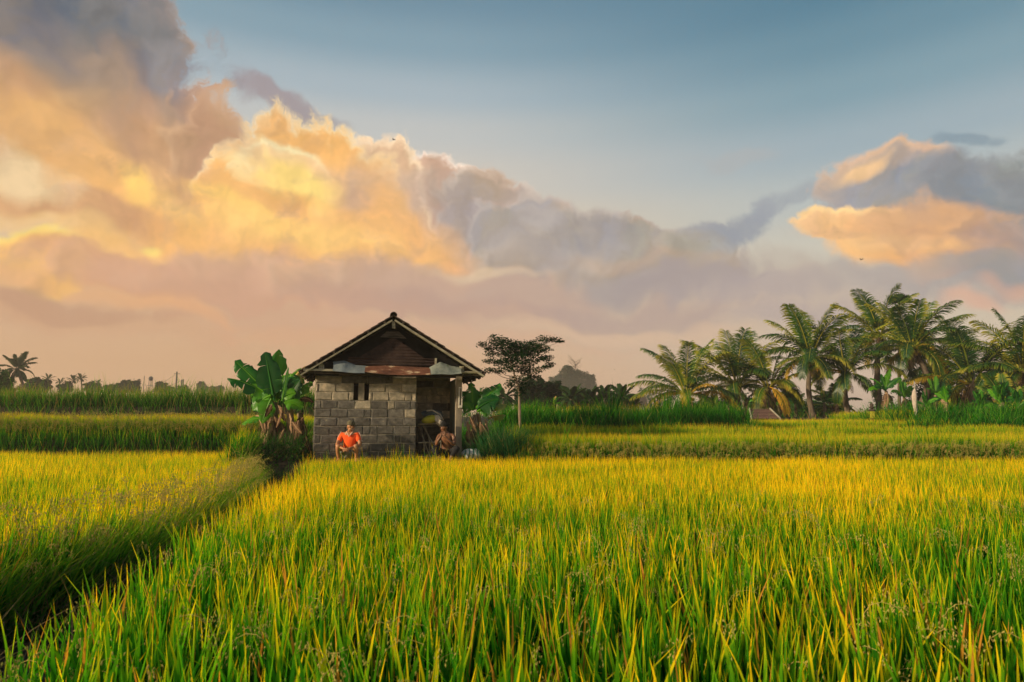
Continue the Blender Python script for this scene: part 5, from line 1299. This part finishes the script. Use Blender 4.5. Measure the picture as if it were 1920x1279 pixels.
# left horizon
bs = at(33, 775, 90); bs.z = 2.2; palm('dark palm near the left edge of the picture', bs, at(32, 694, 90), 33 * 90 / 1280, n=19, seed=82, yellow=0, far=True, dead=1, npair=30, name='palm_tree', cat='palm', trunk_r=.2, hi=1.5, low=-.5)
for i, (lab, cx, cy, L_, Y) in enumerate((('small dark palm left of the gap in the far treeline', 90, 712, 11, 130), ('tiny palm just right of the gap in the far treeline', 112, 717, 9, 140), ('narrow palm leaning left of the twin palms', 138, 714, 12, 130), ('taller of the twin palms on the left horizon', 152, 711, 12, 130), ('tiny palm at the right end of the far treeline', 184, 718, 7, 145))):
    bs = at(cx, 775, Y); bs.z = 2.2; palm(lab, bs, at(cx, cy, Y), L_ * Y / 1280., n=13, seed=90 + i, yellow=0, far=True, dead=0, trunk_r=.16, npair=12, group='palms on the left horizon', name='palm_tree', cat='palm')
for i, (lab, pd, Y) in enumerate((
    ('dark green thicket at the extreme left edge', [(0, 715, 18, 18), (-5, 700, 12, 10), (10, 722, 14, 12)], 62), ('long low tree between the left palm and the small dark palm', [(55, 716, 10, 6), (68, 713, 12, 7), (80, 717, 10, 6), (60, 724, 18, 5)], 110),
    ('rounded low tree between two tiny palms on the left horizon', [(124, 720, 9, 5), (118, 724, 8, 4)], 130), ('low rounded tree right of the twin palms', [(168, 720, 9, 5), (176, 722, 9, 4)], 135), ('faint low tree where the left treeline begins to fade', [(200, 725, 8, 3)], 150),
    ('low dark tree left of the flat topped tree', [(215, 724, 6, 3), (226, 724, 8, 4)], 150), ('flat topped tree on the left horizon', [(240, 717, 9, 2.5), (250, 716, 10, 3), (256, 720, 7, 3)], 150), ('small tree between the water tower and the power poles', [(303, 721, 8, 5), (300, 726, 9, 4)], 160),
    ('low tree at the foot of the power poles', [(318, 727, 8, 3), (344, 728, 7, 4)], 165), ('very pale rounded tree right of the power poles', [(377, 720, 6, 5), (378, 726, 8, 4)], 220), ('pale low tree nearest the banana leaves on the left horizon', [(410, 728, 10, 3), (398, 728, 8, 3)], 230))):
    tree(lab, 'tree', (pd[0][0], 760), pd, Y, m_tree_g if i == 0 else m_tree, 120 + i, leaf=.10 + Y * .0022, dens=1.1, group='trees on the left horizon', tr=.16, skirt=734, grow=1.0)
# poles, wires, tower
m_far = surf('grey steel', (.05, .05, .05), (.10, .10, .10))
def pole(label, px, ytop, Y, w, cat='utility pole', name='utility_pole', arms=True):
    bs = at(px, 760, Y); bs.z = 2.2; H = at(px, ytop, Y).z - 2.2; rt = thing(name, label, cat, tuple(bs))
    b = MB(); b.tube([(0, 0, 0), (0, 0, H)], [w, w * .55], seg=7); b.build('shaft', m_far, rt)
    if arms:
        b = MB(); b.bar((-.7, 0, H - .5), (.7, 0, H - .5), .12); b.build('crossarm', m_far, rt)
    return bs, H
pA = pole('tall dark power pole on the left horizon', 328, 697, 160, .30)
pB = pole('left of the two short paired poles on the horizon', 338, 712, 165, .26, arms=False); pC = pole('right of the two short paired poles on the horizon', 341, 711, 168, .26, arms=False)
pole('thin mast beside the water tower', 267, 705, 160, .12, 'mast', 'mast', False); pole('faintest thin mast above the flat topped tree', 248, 709, 170, .09, 'mast', 'mast', False)
for i, (a, c, lab) in enumerate((((328, 703, 160), (270, 722, 190), 'upper overhead wire running left from the tall power pole'), ((341, 713, 168), (282, 723, 190), 'lower overhead wire running left from the paired poles'))):
    A_, C_ = at(*a), at(*c); q = np.linspace(0, 1, 12)[:, None]; P = np.array(A_) * (1 - q) + np.array(C_) * q; P[:, 2] -= 1.0 * np.sin(q[:, 0] * pi)
    b = MB(); b.tube(P, .045, seg=4); tag(b.build('overhead_wire', m_far), lab, 'wire')
bs = at(279.5, 760, 180); bs.z = 2.2; H = at(279, 710, 180).z - 2.2; rt = thing('water_tower', 'hazy round water tower on the left horizon', 'water tower', tuple(bs))
b = MB(); b.ball((0, 0, H), (.55, .55, .62), 12, 8); b.build('tank', m_far, rt, smooth=True)
for sx in (-.3, .3):
    for sy in (-.3, .3): b = MB(); b.tube([(sx * 1.4, sy * 1.4, 0), (sx, sy, H)], .06, seg=4); b.build('leg', m_far, rt)
# pale house in the haze, right of centre
bs = at(1188, 775, 200); bs.z = 2.2; H = at(1188, 740, 200).z - 2.2; rt = thing('distant_house', 'pale hazy house roof between the far shrubs and the first palm', 'house', tuple(bs))
b = MB(); b.box((0, 0, H * .33), (5.6, 4.6, H * .66)); b.build('wall', m_render, rt)
b = MB(); b.add([(-3.8, -3, H * .6), (3.8, -3, H * .6), (3.8, 3, H * .6), (-3.8, 3, H * .6), (-3.4, 0, H), (3.4, 0, H)], [(0, 1, 5, 4), (2, 3, 4, 5), (1, 2, 5), (3, 0, 4), (3, 2, 1, 0)]); b.build('roof', m_tile, rt)
# small tiled shelter under the palms
m_tile_r = surf('brown clay tile', (.10, .055, .045), (.20, .115, .09), scale=9, bump=.5, use_r=.3)
Yh = 37.0; bs = at(1425, 790, Yh); bs.z = float(ground_z(bs.x, Yh)); rt = thing('tiled_shelter', 'small brown tiled shelter roof below the palms', 'shelter', tuple(bs), R(-4))
S_ = Yh / 1280.; ze = at(1425, 787, Yh).z - bs.z; zr = at(1425, 768, Yh).z - bs.z; hw = 25 * S_; hr = 18 * S_
b = MB(); 
for k in range(9):
    f0, f1 = k / 9, (k + 1.2) / 9; xx = np.linspace(-1, 1, 60)
    P = []
    for f, lift in ((f0, .03), (min(f1, 1.02), .06)):
        w_ = hr + (hw - hr) * f; P.append(np.stack([xx * w_, np.full(60, -1.1 * f), zr + (ze - zr) * f + lift + .02 * np.abs(np.sin(xx * 26))], 1))
    b.grid(np.stack(P), r=(k * .37) % 1)
b.add([(-hr, 0, zr), (hr, 0, zr), (hw, 1.1, ze), (-hw, 1.1, ze)], [(0, 1, 2, 3)]); b.build('roof', m_tile_r, rt)
b = MB(); b.box((0, 0, ze / 2 - .05), (hw * 1.7, 1.7, ze)); b.build('wall', m_cloth, rt)
b = MB(); b.bar((-hr - .02, -.02, zr + .04), (-hw - .02, -1.12, ze), .06, .12); b.bar((hr + .02, -.02, zr + .04), (hw + .02, -1.12, ze), .06, .12); b.build('barge_board', m_wood, rt)
# white cloth on a stake, shrine with a yellow cloth
Yc = 25.5; bs = at(1719, 800, Yc); bs.z = float(ground_z(bs.x, Yc)); rt = thing('cloth_post', 'stake wrapped in long white cloth standing in the tall grass', 'stake', tuple(bs))
ztop = at(1720, 714, Yc).z - bs.z; b = MB(); b.tube([(0, 0, 0), (.02, 0, ztop * .6), (.02, 0, ztop)], [.022, .018, .012], seg=6); b.build('stake', m_wood, rt)
m_sheet = surf('white cotton', (.30, .24, .21), (.48, .40, .35), scale=8, rough=.9)
z1 = at(1720, 728, Yc).z - bs.z; z0 = max(.1, at(1717, 792, Yc).z - bs.z); n1 = 22; m1 = 20; P = np.zeros((n1, m1, 3))
for i in range(n1):
    f = i / (n1 - 1); w_ = np.interp(f, [0, .08, .25, .5, .8, 1], [.012, .06, .095, .075, .062, .05])
    for j in range(m1):
        a = j / (m1 - 1) * 2 * pi; P[i, j] = (.02 - .03 * math.sin(f * 4) + w_ * math.cos(a) * (1 + .18 * math.sin(5 * a + f * 3)), w_ * .8 * math.sin(a) * (1 + .18 * math.sin(4 * a + 1)), z1 + (z0 - z1) * f)
b = MB(); b.grid(P); b.build('white_cloth', m_sheet, rt, smooth=True)
Ys = 27.0; bs = at(1637, 800, Ys); bs.z = float(ground_z(bs.x, Ys)); rt = thing('field_shrine', 'small dark field shrine with a yellow cloth among the tall grass', 'shrine', tuple(bs))
z0 = at(1637, 784, Ys).z - bs.z; z1 = at(1637, 771, Ys).z - bs.z; z2 = at(1637, 757, Ys).z - bs.z; b = MB(); b.box((0, 0, z1 / 2), (.10, .10, z1)); b.build('pillar', m_wood_d, rt)
b = MB(); b.box((0, 0, (z0 + z1) / 2), (.135, .13, z1 - z0), jit=.006, rng=rng); b.box((0.01, 0, z0 + .02), (.15, .14, .05), jit=.006, rng=rng); b.build('yellow_cloth', m_yel, rt)
b = MB(); b.ball((0, 0, z1 + .04), (.15, .13, .05), 12, 7, lump=.08, rng=rng); b.ball((0, 0, z1 + .15), (.10, .09, .06), 12, 7, lump=.08, rng=rng); b.ball((0, 0, z1 + .25), (.075, .07, .07), 12, 7, lump=.08, rng=rng); b.build('roof', m_wood_d, rt)

# dense green behind and below the palms
for i, (lab, pd, Y, mt) in enumerate((
    ('dark undergrowth bush behind the left palms of the row', [(1335, 760, 26, 10), (1365, 762, 20, 9), (1310, 762, 18, 8)], 60, m_tree_g), ('dark bush behind the banana plants near the tiled roof', [(1410, 758, 24, 12), (1440, 758, 24, 10), (1475, 756, 26, 12)], 62, m_tree_g),
    ('bush filling the ground left of the open gap', [(1505, 760, 22, 12), (1535, 762, 24, 10), (1568, 768, 20, 8)], 58, m_tree_g), ('dark thicket behind the splayed banana plant', [(1690, 768, 20, 9), (1715, 762, 20, 12), (1745, 758, 24, 14)], 52, m_tree),
    ('dark thicket under the coconut laden palm', [(1740, 720, 22, 26), (1770, 745, 26, 20), (1800, 755, 24, 16), (1765, 700, 18, 14)], 50, m_tree), ('dark thicket reaching the right edge of the picture', [(1850, 745, 30, 22), (1890, 740, 30, 26), (1925, 745, 24, 24), (1870, 715, 22, 14)], 48, m_tree))):
    tree(lab, 'bush', (pd[0][0], 775), pd, Y, mt, 150 + i, leaf=.17, dens=.9, name='bush', tr=.1, skirt=784, grow=1.45, group='bushes under the palms')
# tufts and tall grass
rng = np.random.default_rng(9)
def clump(label, px, py, Y, n, L0, L1, rad, mtl, wid=.012, lean=.45, curve=1.1, seed=0):
    rng = np.random.default_rng(seed + 300); bs = at(px, py, Y); bs.z = float(ground_z(bs.x, Y)); q = rng.normal(0, 1, (n, 2)) * rad
    rt = thing('grass_clump', label, 'grass clump', tuple(bs)); b = MB(); b.blades(np.stack([q[:, 0], q[:, 1] * .6, np.zeros(n)], 1), rng.uniform(L0, L1, n), np.arctan2(q[:, 1], q[:, 0]) + rng.normal(0, .7, n), np.abs(rng.normal(0, lean, n)), rng.uniform(.2, curve, n), wid, rng, nseg=5)
    b.build('leaf_tuft', mtl, rt); return rt
m_blue = foliage('blue green fine grass', [(0.0, (.008, .05, .022)), (.6, (.018, .10, .035)), (1.0, (.06, .17, .05))], dry=(.25, .2, .08), dry_at=.96, shift=.5, patch=.2, trans=.3)
clump('large fine leaved grass clump right of the banana plant by the hut', 945, 850, 17.3, 1700, .45, 1.05, .27, m_blue, seed=1)
clump('lower fine leaved grass clump between the sack and the right terrace', 918, 850, 17.2, 900, .3, .72, .20, m_blue, seed=2)
clump('fine leaved grass clump where the right terrace begins', 975, 850, 17.1, 900, .3, .66, .22, m_weed, seed=3)
for i, (px, Y, L_) in enumerate(((1247, 24.4, 1.75), (1262, 24.8, 1.55), (1228, 25, 1.35), (1300, 25, 1.5), (1330, 25.3, 1.4), (1360, 25, 1.3), (1010, 25.2, 1.35), (985, 25.5, 1.25), (1145, 24.6, 1.9))):
    clump(('tall sprouting grass clump rising above the third terrace', 'sprouting grass clump just right of the tallest one on the terrace', 'sprouting grass clump just left of the golden palm fronds', 'tall grass clump in front of the first palm', 'tall grass clump right of the first palm', 'tall grass clump at the right end of the third terrace', 'tall grass clump just right of the slender tree', 'tall grass clump at the foot of the slender tree', 'tallest upright grass blades in the middle of the third terrace')[i], px, 790, Y, 60, L_ * .7, L_, .16, m_grass, wid=.028, lean=.22, curve=.8, seed=10 + i)
n = 2600; x = rng.uniform(-7.5, -4.9, n); y = rng.uniform(14.6, 17.6, n); k = (x < er(np.minimum(y, 16.3)) - .05) & (x > elf(y) - .6); x, y = x[k], y[k]
P = np.stack([x, y, ground_z(x, y) + rng.uniform(.0, .42, len(x)) * (y > 15)], 1); b = MB(); b.leaves(P + rng.normal(0, .03, P.shape), rng.uniform(.05, .12, len(x)), rng, asp=.6)
b.blades(P, rng.uniform(.2, .6, len(x)), rng.uniform(0, 6.28, len(x)), rng.uniform(.1, .6, len(x)), rng.uniform(.3, 1.2, len(x)), .011, rng, nseg=4)
tag(b.build('undergrowth', m_tree_g), 'leafy green weeds around the foot of the banana plants', 'weeds', kind='stuff')
n = 5000; x = rng.uniform(-6.9, -5.0, n); y = rng.uniform(17.4, 26, n); P = np.stack([x, y, ground_z(x, y)], 1)
tufts('bank_grass', 'green grass sloping up behind the banana plants', P, rng, rng.uniform(.4, .9, n), rng.uniform(.1, .5, n), rng.uniform(.2, 1.0, n), .015, m_weed)
n = 5200; x = rng.uniform(-5.3, 1.2, n); y = rng.uniform(20.5, 27, n); P = np.stack([x, y, ground_z(x, y)], 1)
tufts('bank_grass', 'green grass growing behind the hut', P, rng, rng.uniform(.5, 1.1, n), rng.uniform(.1, .5, n), rng.uniform(.2, 1.0, n), .016, m_grass)
n = 9000; y = rng.uniform(30, 62, n); x = rng.uniform(-1, 1, n) * (.8 * y + 2); P = np.stack([x, y, ground_z(x, y)], 1)
tufts('tall_grass', 'rough green grass of the fields behind the terraces', P, rng, rng.uniform(.3, .75, n), rng.uniform(.1, .5, n), rng.uniform(.2, 1.0, n), .035, m_weed, nseg=3)

# birds high over the field
m_bird = surf('dark feathers', (.015, .014, .014), (.03, .028, .027))
def bird(label, px, py, Y, span, roll, head):
    rt = thing('bird', label, 'bird', tuple(at(px, py, Y)), head); s_ = span
    b = MB(); b.ball((0, 0, 0), (.06 * s_, .20 * s_, .055 * s_), 8, 7)
    b.ball((0, .22 * s_, .02 * s_), (.04 * s_, .06 * s_, .04 * s_), 7, 5); b.add([(-.03 * s_, -.16 * s_, 0), (.03 * s_, -.16 * s_, 0), (.07 * s_, -.36 * s_, .01), (-.07 * s_, -.36 * s_, .01)], [(0, 1, 2, 3)]); b.build('body', m_bird, rt)
    for sg in (-1, 1):
        b = MB(); e1 = np.array([sg * .24 * s_, .05 * s_, roll * .16 * s_]); e2 = np.array([sg * .5 * s_, -.10 * s_, roll * .02 * s_]); r0 = np.array([sg * .04 * s_, .06 * s_, .01]); r1 = np.array([sg * .04 * s_, -.08 * s_, .01])
        b.add([r0, e1 + [0, .05 * s_, 0], e2, e1 - [0, .10 * s_, 0], r1], [(0, 1, 3, 4), (1, 2, 3)]); b.build('wing', m_bird, rt)
for i, (px, py, sp, lab) in enumerate(((738, 262, .34, 'largest dark bird, gliding above the middle clouds'), (1615, 487, .34, 'bird with raised wings below the right cloud'), (1330, 453, .17, 'small bird against the grey tail of the cloud'), (95, 284, .15, 'small bird at the far left above the purple band'),
    (413, 216, .13, 'tiny bird at the edge of the big left cloud'), (445, 312, .14, 'tiny bird in front of the left cloud mass'), (798, 399, .16, 'small bird before the third cloud head'), (700, 269, .11, 'speck of a bird left of the largest bird'), (456, 524, .14, 'tiny bird over the pink band left of the hut'),
    (1152, 693, .2, 'small bird low over the hazy trees'), (1157, 575, .12, 'speck of a bird above the hazy tree'))):
    bird(lab, px, py, 34.0 if i != 9 else 60, sp * .95, (1, 1.2, .6, .5, .9, .4, .8, .5, .7, .9, .4)[i], (1.1, .2, 2, .5, 1.4, 2.2, .8, 1.2, .3, 1.5, 2.5)[i])

# far woods, one mass behind everything
rng = np.random.default_rng(55); b = MB()
for k in range(150):
    a = rng.uniform(-46, 46); D = rng.uniform(240, 330); x = D * math.tan(R(a)); hh = rng.uniform(2.5, 7.5) * (1.0 if a > -8 else .85); rx = rng.uniform(4, 10)
    if -36 < a < -20: hh *= .8
    n = 150; q = rng.normal(0, 1, (n, 3)); q /= np.linalg.norm(q, axis=1)[:, None]; q *= rng.random((n, 1)) ** .4
    b.leaves(np.array([x, D, 2.2 + hh]) + q * np.array([rx, rx * .7, hh]), 1.5 * rng.uniform(.6, 1.3, n), rng)
tag(b.build('woodland', m_tree), 'hazy line of far woods along the horizon', 'woods', kind='stuff')

# the air of the evening
m, t = mat('evening haze'); v = nn_(t, 'ShaderNodeVolumePrincipled'); v.inputs['Density'].default_value = .0009; v.inputs['Color'].default_value = (1.0, .88, .76, 1); v.inputs['Anisotropy'].default_value = .2
o_ = nn_(t, 'ShaderNodeOutputMaterial'); t.links.new(v.outputs[0], o_.inputs['Volume'])
b = MB(); b.box((0, 350, 9.9), (1420, 1120, 24.2)); hz = b.build('haze', m, attrs=False); tag(hz, kind='stuff'); hz['label'] = 'thin warm haze over the fields'
